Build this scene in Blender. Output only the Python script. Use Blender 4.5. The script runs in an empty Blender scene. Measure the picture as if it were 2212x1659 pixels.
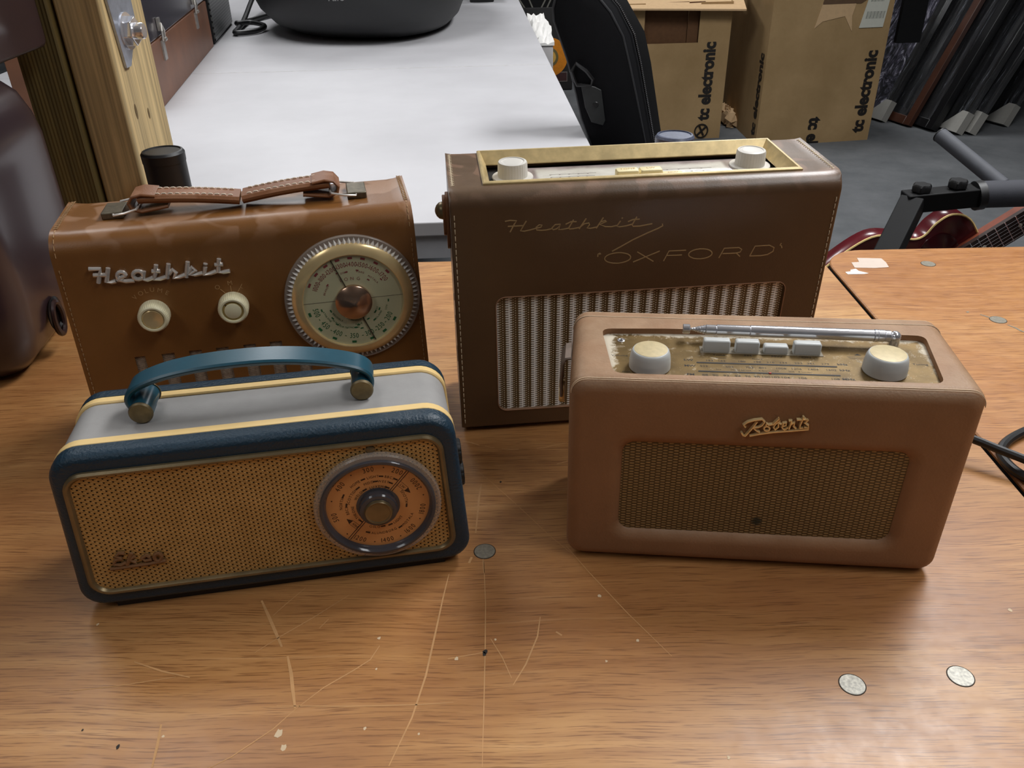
import bpy, bmesh, math, random
from mathutils import Vector, Matrix
random.seed(7)
sc = bpy.context.scene
COL = sc.collection
TZ = 0.75            # height of the wooden bench top above the floor
PI = math.pi

# ------------------------------------------------------------------ mesh helpers
class MB:
    def __init__(self):
        self.v = []; self.f = []
    def add(self, vs, fs, M=None):
        b = len(self.v)
        for p in vs:
            p = Vector(p)
            self.v.append(M @ p if M else p)
        for f in fs: self.f.append([i + b for i in f])
        return self
    def box(self, x0, x1, y0, y1, z0, z1, M=None):
        vs = [(x0,y0,z0),(x1,y0,z0),(x1,y1,z0),(x0,y1,z0),(x0,y0,z1),(x1,y0,z1),(x1,y1,z1),(x0,y1,z1)]
        return self.add(vs, [(0,3,2,1),(4,5,6,7),(0,1,5,4),(1,2,6,5),(2,3,7,6),(3,0,4,7)], M)
    def loft(self, loops, cap0=True, cap1=True, closed=True, M=None):
        n = len(loops[0]); vs = [p for l in loops for p in l]; fs = []
        for k in range(len(loops)-1):
            for i in range(n if closed else n-1):
                j = (i+1) % n
                fs.append((k*n+i, k*n+j, (k+1)*n+j, (k+1)*n+i))
        if cap0: fs.append(tuple(reversed(range(n))))
        if cap1: fs.append(tuple((len(loops)-1)*n+i for i in range(n)))
        return self.add(vs, fs, M)
    def prism(self, poly, a, b, ax='y', M=None):
        """poly (p,q) extruded from a to b along ax"""
        def m(p, t):
            return {'y': (p[0], t, p[1]), 'z': (p[0], p[1], t), 'x': (t, p[0], p[1])}[ax]
        return self.loft([[m(p, a) for p in poly], [m(p, b) for p in poly]], M=M)
    def tube(self, pts, r, n=8, closed=False, flat=None, M=None, up=(0,0,1), caps=True):
        pts = [Vector(p) for p in pts]
        N = len(pts); loops = []; prev = None
        for i, p in enumerate(pts):
            if closed: t = pts[(i+1) % N] - pts[i-1]
            else: t = pts[min(i+1, N-1)] - pts[max(i-1, 0)]
            if t.length < 1e-12: t = Vector((1,0,0))
            t.normalize()
            if prev is None:
                a = Vector(up); a = a - a.dot(t)*t
                if a.length < 1e-4: a = Vector((1,0,0)) - t.x*t
                a.normalize()
            else:
                a = prev - prev.dot(t)*t; a.normalize()
            prev = a; b = t.cross(a)
            rr = r[i] if isinstance(r, (list, tuple)) else r
            ra, rb = (rr, rr) if flat is None else (rr*flat[0], rr*flat[1])
            loops.append([p + a*ra*math.cos(2*PI*k/n) + b*rb*math.sin(2*PI*k/n) for k in range(n)])
        if closed: loops.append(loops[0])
        return self.loft(loops, caps and not closed, caps and not closed, M=M)
    def strap(self, pts, wdir, w, th, M=None):
        """flat band along pts; wdir = width direction"""
        pts = [Vector(p) for p in pts]; W = Vector(wdir).normalized(); loops = []
        N = len(pts)
        for i, p in enumerate(pts):
            t = (pts[min(i+1,N-1)] - pts[max(i-1,0)]).normalized(); nn = t.cross(W).normalized()
            c = th*0.35
            loops.append([p + W*a + nn*b for a, b in ((-w/2,-th/2+c),(-w/2,th/2-c),(-w/2+c,th/2),(w/2-c,th/2),(w/2,th/2-c),(w/2,-th/2+c),(w/2-c,-th/2),(-w/2+c,-th/2))])
        return self.loft(loops, M=M)
    def lathe(self, prof, o=(0,0,0), ax='z', n=40, M=None, cap0=True, cap1=True, mod=None):
        """prof list of (r, h) along ax from o"""
        loops = []
        for r, h in prof:
            l = []
            for k in range(n):
                a = 2*PI*k/n; q = r * (mod(k, r, h) if mod else 1)
                x, y = q*math.cos(a), q*math.sin(a)
                l.append({'z': (o[0]+x, o[1]+y, o[2]+h), 'y': (o[0]+x, o[1]+h, o[2]+y), 'x': (o[0]+h, o[1]+x, o[2]+y)}[ax])
            loops.append(l)
        return self.loft(loops, cap0, cap1, M=M)
    def ball(self, o, r, n=16, s=(1,1,1), half=False):
        prof = []
        m = n//2
        for i in range(m+1):
            a = -PI/2 + PI*i/m
            prof.append((max(1e-5, r*math.cos(a)), r*math.sin(a)))
        M = Matrix.Translation(o) @ Matrix.Diagonal((*s, 1))
        return self.lathe(prof, n=n, M=M)
    def map(self, fn):
        self.v = [Vector(fn(p)) for p in self.v]; return self

def rr(x0, x1, z0, z1, r, n=6):
    if not isinstance(r, (list, tuple)): r = [r]*4
    o = []
    for (cx, cz, a0), q in zip(((x1, z0, -90), (x1, z1, 0), (x0, z1, 90), (x0, z0, 180)), r):
        sx = -1 if cx == x1 else 1; sz = 1 if cz == z0 else -1
        for i in range(n+1):
            a = math.radians(a0 + 90*i/n)
            o.append((cx + sx*q + q*math.cos(a), cz + sz*q + q*math.sin(a)))
    return o
def round_poly(P, r, n=5):
    o = []
    for i, p in enumerate(P):
        p = Vector(p); q = Vector(P[i-1]); s = Vector(P[(i+1) % len(P)])
        k = min(r, (q-p).length*.45, (s-p).length*.45); A = p+(q-p).normalized()*k; B = p+(s-p).normalized()*k
        for j in range(n+1):
            t = j/n; w = A*(1-t)**2 + p*2*t*(1-t) + B*t*t; o.append((w.x, w.y))
    return o
def ringy(x0, x1, z0, z1, r, y, n=6): return [(a, y, b) for a, b in rr(x0, x1, z0, z1, r, n)]

def make(name, mb, mat, parent=None, scale=1.0, smooth=35, bevel=None, label=None, seg=2):
    me = bpy.data.meshes.new(name)
    me.from_pydata([tuple(v*scale) for v in mb.v], [], mb.f)
    bm = bmesh.new(); bm.from_mesh(me)
    bmesh.ops.remove_doubles(bm, verts=bm.verts, dist=1e-6*(scale/0.001 if scale < 1 else 10)*0.5)
    bmesh.ops.recalc_face_normals(bm, faces=bm.faces)
    bm.to_mesh(me); bm.free()
    if mat: me.materials.append(mat)
    if smooth:
        me.shade_smooth(); me.set_sharp_from_angle(angle=math.radians(smooth))
    o = bpy.data.objects.new(name, me); COL.objects.link(o)
    if parent: o.parent = parent
    if bevel:
        m = o.modifiers.new('bev', 'BEVEL'); m.width = bevel; m.segments = seg; m.limit_method = 'ANGLE'; m.angle_limit = math.radians(40)
        m.harden_normals = False
    if label: o['label'] = label
    return o
def each(name, mb, mat, parent=None, **k):
    """one object per loose piece of mb"""
    par = list(range(len(mb.v)))
    def find(i):
        while par[i] != i: par[i] = par[par[i]]; i = par[i]
        return i
    for f in mb.f:
        r0 = find(f[0])
        for i in f[1:]: par[find(i)] = r0
    groups = {}
    for f in mb.f: groups.setdefault(find(f[0]), []).append(f)
    for fs in groups.values():
        m2 = MB(); idx = sorted({i for f in fs for i in f}); mp = {i: n for n, i in enumerate(idx)}
        m2.v = [mb.v[i] for i in idx]; m2.f = [[mp[i] for i in f] for f in fs]
        make(name, m2, mat, parent, **k)
def by_x(name, mb, mat, parent, cuts, **k):
    """one object per x range"""
    cuts = [-1e9] + cuts + [1e9]
    for lo, hi in zip(cuts, cuts[1:]):
        fs = [f for f in mb.f if lo <= sum(mb.v[i].x for i in f)/len(f) < hi]
        if not fs: continue
        m2 = MB(); idx = sorted({i for f in fs for i in f}); mp = {i: n for n, i in enumerate(idx)}
        m2.v = [mb.v[i] for i in idx]; m2.f = [[mp[i] for i in f] for f in fs]
        make(name, m2, mat, parent, scale=.001, **k)
def mm(name, mb, mat, parent, **k): return make(name, mb, mat, parent, scale=0.001, **k)
def empty(name, M, label, cat, group=None):
    o = bpy.data.objects.new(name, None); COL.objects.link(o); o.empty_display_size = .05
    if not isinstance(M, Matrix): M = Matrix.Translation((M[0], M[1], M[2]))
    o.matrix_world = M; tag(o, label, cat, group); return o
def tag(o, label, cat, group=None):
    o['label'] = label; o['category'] = cat
    if group: o['group'] = group
    return o
def struct(o): o['kind'] = 'structure'; return o
def frame(O, X, Y, Z):
    return Matrix(((X[0],Y[0],Z[0],O[0]),(X[1],Y[1],Z[1],O[1]),(X[2],Y[2],Z[2],O[2]+TZ),(0,0,0,1)))
def cut(o, mb, scale=.001):
    c = make('cutter', mb, None, o.parent, scale=scale, smooth=0)
    c.matrix_parent_inverse = o.matrix_parent_inverse
    bpy.context.view_layer.update()
    m = o.modifiers.new('b', 'BOOLEAN'); m.operation = 'DIFFERENCE'; m.object = c; m.solver = 'EXACT'
    bpy.context.view_layer.update()
    dg = bpy.context.evaluated_depsgraph_get()
    me = bpy.data.meshes.new_from_object(o.evaluated_get(dg))
    o.modifiers.clear(); old = o.data; o.data = me; me.name = old.name
    bpy.data.objects.remove(c)
    me.shade_smooth(); me.set_sharp_from_angle(angle=math.radians(32))

# ------------------------------------------------------------------ text
_tc = {}
def glyph(s, bold=0.0):
    k = (s, bold)
    if k not in _tc:
        cu = bpy.data.curves.new('t', 'FONT'); cu.body = s; cu.size = 1.0; cu.offset = bold; cu.resolution_u = 3
        o = bpy.data.objects.new('t', cu); COL.objects.link(o)
        bpy.context.view_layer.update()
        me = bpy.data.meshes.new_from_object(o.evaluated_get(bpy.context.evaluated_depsgraph_get()))
        vs = [tuple(v.co) for v in me.vertices]; fs = [tuple(p.vertices) for p in me.polygons]
        bpy.data.objects.remove(o); bpy.data.curves.remove(cu); bpy.data.meshes.remove(me)
        _tc[k] = (vs, fs)
    return _tc[k]
def text(mb, s, size, M, sx=1.0, bold=0.0, align='C', width=None):
    """text in local x right, y up, centred at origin of M. size = cap height"""
    vs, fs = glyph(s, bold)
    if not vs: return
    x0 = min(v[0] for v in vs); x1 = max(v[0] for v in vs); k = size/0.69
    if width: sx = width/((x1-x0)*k)
    ox = {'C': (x0+x1)/2, 'L': x0, 'R': x1}[align]
    mb.add([((v[0]-ox)*k*sx, (v[1]-0.345)*k, 0) for v in vs], fs, M)
def arc_text(mb, s, size, cx, cy, r, deg, out=True, sx=1.0, space=1.12, plane=None, bold=0.0):
    """chars set along a circle; plane(x, y) -> Matrix mapping local 2d to 3d"""
    ws = []
    for c in s:
        if c == ' ': ws.append(size*.5); continue
        vs, _ = glyph(c, bold); ws.append((max(v[0] for v in vs)-min(v[0] for v in vs))/0.69*size*sx + size*.16)
    tot = sum(ws)*space; a = -tot/2
    for c, w in zip(s, ws):
        mid = a + w*space/2; a += w*space
        if c == ' ': continue
        th = math.radians(deg) + (-mid/r if out else mid/r)
        rot = th - PI/2 if out else th + PI/2
        M2 = Matrix.Translation((cx + r*math.cos(th), cy + r*math.sin(th), 0)) @ Matrix.Rotation(rot, 4, 'Z')
        text(mb, c, size, plane @ M2, sx=sx, bold=bold)
FRONT = Matrix(((1,0,0,0),(0,0,-1,0),(0,1,0,0),(0,0,0,1)))     # 2d (x,y) -> (x,0,y), facing -y
def front_at(y): return Matrix.Translation((0, y, 0)) @ FRONT

# ------------------------------------------------------------------ materials
def lin(c):
    o = []
    for x in c[:3]:
        x /= 255.0
        o.append(x/12.92 if x <= .04045 else ((x+.055)/1.055)**2.4)
    return (*o, 1)
class NT:
    def __init__(self, name):
        self.m = bpy.data.materials.new(name); self.m.use_nodes = True
        self.t = self.m.node_tree; self.n = self.t.nodes
        self.p = self.n['Principled BSDF']
    def new(self, typ, **k):
        n = self.n.new(typ)
        for a, b in k.items(): setattr(n, a, b)
        return n
    def link(self, a, b): self.t.links.new(a, b)
    def sock(self, s, v):
        if isinstance(v, (int, float)): s.default_value = v
        elif isinstance(v, tuple): s.default_value = v
        else: self.link(v, s)
    def math(self, op, a, b=0.0, c=None, clamp=False):
        n = self.new('ShaderNodeMath', operation=op, use_clamp=clamp)
        self.sock(n.inputs[0], a)
        if len(n.inputs) > 1: self.sock(n.inputs[1], b)
        if c is not None: self.sock(n.inputs[2], c)
        return n.outputs[0]
    def mix(self, f, a, b):
        n = self.new('ShaderNodeMix', data_type='RGBA')
        self.sock(n.inputs[0], f); self.sock(n.inputs[6], a); self.sock(n.inputs[7], b)
        return n.outputs[2]
    def coord(self, scale=(1,1,1), rot=(0,0,0), loc=(0,0,0), kind='Object'):
        c = self.new('ShaderNodeTexCoord'); m = self.new('ShaderNodeMapping')
        self.link(c.outputs[kind], m.inputs[0])
        m.inputs['Scale'].default_value = scale; m.inputs['Rotation'].default_value = rot; m.inputs['Location'].default_value = loc
        return m.outputs[0]
    def noise(self, vec, scale, detail=4, rough=.55, dist=0.0):
        n = self.new('ShaderNodeTexNoise'); self.link(vec, n.inputs['Vector'])
        n.inputs['Scale'].default_value = scale; n.inputs['Detail'].default_value = detail
        n.inputs['Roughness'].default_value = rough; n.inputs['Distortion'].default_value = dist
        return n.outputs[0]
    def ramp(self, f, *stops):
        n = self.new('ShaderNodeValToRGB'); self.link(f, n.inputs[0]); e = n.color_ramp.elements
        while len(e) < len(stops): e.new(.5)
        for q, (p, c) in zip(e, stops):
            q.position = p; q.color = c if len(c) == 4 else (*c, 1)
        return n.outputs[0]
    def bump(self, h, strength=.3, dist=.001, normal=None):
        n = self.new('ShaderNodeBump'); self.link(h, n.inputs['Height'])
        n.inputs['Strength'].default_value = strength; n.inputs['Distance'].default_value = dist
        if normal is not None: self.link(normal, n.inputs['Normal'])
        return n.outputs[0]
    def set(self, **k):
        for a, b in k.items():
            self.sock(self.p.inputs[a.replace('_', ' ')], b)
        return self.m
W = (1,1,1,1); K = (0,0,0,1)
def g(v): return (v, v, v, 1)
_mats = {}
def plain(name, c, rough=.5, metal=0.0, var=.12, vs=60, bump=0.0, bs=400, coat=0.0, spec=.5, alpha=None, bd=.0006):
    if name in _mats: return _mats[name]
    t = NT(name); v = t.coord()
    n = t.noise(v, vs, 3)
    c1 = lin(c); c0 = tuple(x*(1-var) for x in c1[:3]) + (1,); c2 = tuple(min(1, x*(1+var)) for x in c1[:3]) + (1,)
    t.set(Base_Color=t.ramp(n, (.3, c0), (.7, c2)), Roughness=rough, Metallic=metal, Specular_IOR_Level=spec)
    if coat: t.set(Coat_Weight=coat, Coat_Roughness=.15)
    if bump:
        t.set(Normal=t.bump(t.noise(v, bs, 5, .6), bump, bd))
    if alpha is not None: t.set(Alpha=alpha)
    _mats[name] = t.m
    return t.m

def leather(name, c, rough=.42, dust=.0, patches=.25, bump=.25, pale=None, bs=900, spec=.5, bd=.0005, coat=0.0):
    t = NT(name); v = t.coord()
    base = lin(c)
    n1 = t.noise(v, 9, 5, .6)
    col = t.ramp(n1, (.3, tuple(x*.80 for x in base[:3]) + (1,)), (.7, tuple(x*1.15 for x in base[:3]) + (1,)))
    pn = t.noise(v, 34, 2, .4, .6)
    mask = t.ramp(pn, (.50, K), (.56, g(patches)))
    pc = lin(pale) if pale else tuple(min(1, x*1.7+.03) for x in base[:3]) + (1,)
    ge = t.new('ShaderNodeNewGeometry'); sep = t.new('ShaderNodeSeparateXYZ'); t.link(ge.outputs['Normal'], sep.inputs[0])
    upw = t.math('SMOOTH_MIN', t.math('MULTIPLY', t.math('MAXIMUM', sep.outputs[2], 0.0), 1.0), 1.0, .1)
    # paler patches, only on faces that point upwards
    m2 = t.math('MULTIPLY', mask, upw)
    col = t.mix(m2, col, pc)
    if dust:
        dn = t.noise(v, 26, 6, .7)
        dm = t.math('MULTIPLY', t.ramp(dn, (.35, g(dust*.35)), (.7, g(dust))), upw)
        col = t.mix(dm, col, lin((206, 180, 150)))
    bn = t.noise(v, bs, 4, .65)
    vo = t.new('ShaderNodeTexVoronoi'); t.link(v, vo.inputs['Vector']); vo.inputs['Scale'].default_value = bs*.8
    h = t.math('ADD', bn, t.math('MULTIPLY', vo.outputs['Distance'], .5))
    t.set(Base_Color=col, Roughness=t.ramp(n1, (.2, g(rough*.85)), (.8, g(min(1, rough*1.2)))), Normal=t.bump(h, bump, bd), Specular_IOR_Level=spec)
    if coat: t.set(Coat_Weight=coat, Coat_Roughness=.25)
    return t.m

def cells(t, px, pz, v):
    s = t.new('ShaderNodeSeparateXYZ'); t.link(v, s.inputs[0])
    x = t.math('DIVIDE', s.outputs[0], px); z = t.math('DIVIDE', s.outputs[2], pz)
    row = t.math('FLOOR', z); par = t.math('MODULO', t.math('ABSOLUTE', row), 2.0)
    fx = t.math('FRACT', t.math('ADD', t.math('ADD', x, 100.0), t.math('MULTIPLY', par, .5)))
    fz = t.math('FRACT', t.math('ADD', z, 100.0))
    return t.math('SUBTRACT', fx, .5), t.math('SUBTRACT', fz, .5), s
def smooth(t, v, a, b):
    n = t.new('ShaderNodeMapRange', interpolation_type='SMOOTHSTEP'); t.sock(n.inputs[0], v)
    n.inputs[1].default_value = a; n.inputs[2].default_value = b; n.inputs[3].default_value = 0; n.inputs[4].default_value = 1
    return n.outputs[0]
def grille_punched():
    t = NT('punched_gold_grille'); v = t.coord(scale=(1000,1000,1000))
    fx, fz, s = cells(t, 5.4, 1.55, v)
    ax = t.math('ABSOLUTE', fx)
    lim = t.math('MULTIPLY', t.math('ADD', fz, .46), .20)            # wider towards the top
    e1 = smooth(t, t.math('SUBTRACT', lim, ax), -.004, .02)
    e2 = smooth(t, t.math('SUBTRACT', .34, fz), -.03, .08)
    hole = t.math('MULTIPLY', e1, e2)
    lip = t.math('MULTIPLY', smooth(t, t.math('ABSOLUTE', t.math('SUBTRACT', t.math('ADD', fz, .22), t.math('MULTIPLY', ax, 1.8))), .2, .0), .8)
    n = t.noise(v, .05, 3)
    col = t.ramp(n, (.3, lin((176, 140, 82))), (.7, lin((196, 160, 100))))
    h = t.math('SUBTRACT', t.math('MULTIPLY', lip, .8), hole)
    t.set(Base_Color=t.mix(hole, col, lin((22, 10, 4))), Metallic=t.math('MULTIPLY', t.math('SUBTRACT', 1.0, hole), .35), Roughness=.42,
          Specular_IOR_Level=t.math('MULTIPLY', t.math('SUBTRACT', 1.0, hole), .5), Normal=t.bump(h, .8, .0006))
    return t.m
def grille_woven():
    t = NT('woven_gold_cloth'); v = t.coord(scale=(1000,1000,1000))
    fx, fz, s = cells(t, 7.0, 1.13, v)
    d = t.math('ADD', t.math('POWER', t.math('DIVIDE', t.math('ABSOLUTE', fx), .225), 4.0), t.math('POWER', t.math('DIVIDE', t.math('ABSOLUTE', fz), .42), 2.0))
    m = smooth(t, d, 1.25, .5)
    dx = t.math('SUBTRACT', s.outputs[0], 128.0); dz = t.math('SUBTRACT', s.outputs[2], 36.5)
    rr2 = t.math('ADD', t.math('MULTIPLY', dx, dx), t.math('MULTIPLY', dz, dz))
    st = t.math('MULTIPLY', smooth(t, t.math('ADD', rr2, t.math('MULTIPLY', t.noise(v, .5, 3), 12.0)), 26.0, 9.0), .92)
    col = t.mix(m, lin((88, 68, 38)), t.ramp(t.noise(v, .3, 2), (.3, lin((160, 134, 88))), (.7, lin((180, 152, 104)))))
    col = t.mix(st, col, lin((20, 34, 26)))
    t.set(Base_Color=col, Metallic=t.math('MULTIPLY', m, .35), Roughness=.5, Normal=t.bump(m, .7, .0005))
    return t.m
def grille_mesh():
    t = NT('expanded_metal_grille'); v = t.coord(scale=(1000,1000,1000))
    s = t.new('ShaderNodeSeparateXYZ'); t.link(v, s.inputs[0])
    P = 10.45; ph = t.math('FRACT', t.math('DIVIDE', t.math('ADD', s.outputs[0], 1000*P-39.0), P))
    zz = t.math('DIVIDE', t.math('ADD', s.outputs[2], 220.0), 2.2)
    def band(c, hw, off, hh, p=4.0):
        fz = t.math('SUBTRACT', t.math('FRACT', t.math('ADD', zz, off)), .5)
        d = t.math('ADD', t.math('POWER', t.math('DIVIDE', t.math('ABSOLUTE', t.math('SUBTRACT', ph, c)), hw), p), t.math('POWER', t.math('DIVIDE', t.math('ABSOLUTE', fz), hh), 2.0))
        return smooth(t, d, 1.2, .45)
    A = band(.26, .20, 0.0, .30); B = band(.47, .17, .5, .27); C = band(.70, .05, .3, .20, 2.0); D = band(.87, .05, .8, .20, 2.0)
    m1 = t.math('MAXIMUM', A, B); m2 = t.math('MAXIMUM', C, D); m = t.math('MAXIMUM', m1, m2)
    sil = smooth(t, t.math('ABSOLUTE', t.math('SUBTRACT', ph, .34)), .27, .20)
    col = t.mix(sil, lin((92, 74, 46)), lin((134, 126, 112)))
    col = t.mix(m, col, t.mix(sil, lin((236, 226, 200)), lin((255, 255, 250))))
    t.set(Base_Color=col, Metallic=0.0, Roughness=.28, Specular_IOR_Level=.9, Normal=t.bump(m, .7, .0006))
    return t.m
def grille_tweed():
    t = NT('tweed_speaker_cloth'); v = t.coord(scale=(1000,1000,1000))
    fx, fz, s = cells(t, 1.1, .8, v)
    d = t.math('ADD', t.math('POWER', t.math('DIVIDE', t.math('ABSOLUTE', fx), .45), 2.0), t.math('POWER', t.math('DIVIDE', t.math('ABSOLUTE', fz), .42), 2.0))
    m = smooth(t, d, 1.2, .5)
    col = t.mix(m, lin((70, 50, 36)), t.ramp(t.noise(v, .35, 3), (.3, lin((176, 152, 128))), (.7, lin((222, 202, 176)))))
    t.set(Base_Color=col, Roughness=.8, Normal=t.bump(m, .5, .0004))
    return t.m

def bench_wood(name, seed=0.0, tint=(1,1,1)):
    t = NT(name); v = t.coord(loc=(seed, seed*.7, 0), kind='Object')
    low = t.noise(t.coord(scale=(1.2, 2.6, 1), loc=(seed, 0, 0)), 2.2, 4, .6, .8)
    warp = t.new('ShaderNodeVectorMath', operation='MULTIPLY_ADD')
    t.link(t.noise(t.coord(scale=(1.5, 1, 1), loc=(seed, 3, 0)), 2.4, 2), warp.inputs[0]); warp.inputs[1].default_value = (0, .035, 0); t.link(v, warp.inputs[2])
    mp = t.new('ShaderNodeMapping'); t.link(warp.outputs[0], mp.inputs[0]); mp.inputs['Scale'].default_value = (2.0, 52, 1)
    grain = t.noise(mp.outputs[0], 3.0, 6, .62, .3)
    mp2 = t.new('ShaderNodeMapping'); t.link(warp.outputs[0], mp2.inputs[0]); mp2.inputs['Scale'].default_value = (22, 620, 1)
    pores = t.noise(mp2.outputs[0], 1.6, 3, .6)
    T = lambda c: tuple(a*b for a, b in zip(lin(c)[:3], tint)) + (1,)
    a = t.ramp(low, (.28, T((160, 106, 60))), (.5, T((184, 131, 78))), (.72, T((206, 158, 102))))
    gcol = t.mix(t.ramp(grain, (.36, g(.40)), (.56, K)), a, T((140, 88, 48)))
    gcol = t.mix(t.ramp(grain, (.60, K), (.78, g(.35))), gcol, T((226, 180, 126)))
    gcol = t.mix(t.ramp(pores, (.36, g(.75)), (.47, K)), gcol, T((124, 78, 42)))
    sc1 = t.noise(t.coord(loc=(seed, 0, 0)), 60, 5, .7)
    t.set(Base_Color=gcol, Roughness=t.ramp(sc1, (.3, g(.34)), (.75, g(.52))), Specular_IOR_Level=.45, Coat_Weight=.25, Coat_Roughness=.3,
          Normal=t.bump(t.math('ADD', grain, pores), .12, .0004))
    return t.m
def post_wood(name, c0, c1):
    t = NT(name)
    gr = t.noise(t.coord(scale=(95, 95, 1.2)), 1.6, 4, .55, .15)
    n = t.noise(t.coord(scale=(6, 6, 1.5)), 3, 4)
    col = t.mix(t.ramp(n, (.35, K), (.7, W)), lin(c0), lin(c1))
    col = t.mix(t.ramp(gr, (.38, g(.75)), (.60, K)), col, tuple(x*.42 for x in lin(c0)[:3]) + (1,))
    t.set(Base_Color=col, Roughness=.7, Normal=t.bump(gr, .3, .001))
    return t.m
POWER = 1.0; EXPOSURE = 0.12
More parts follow.
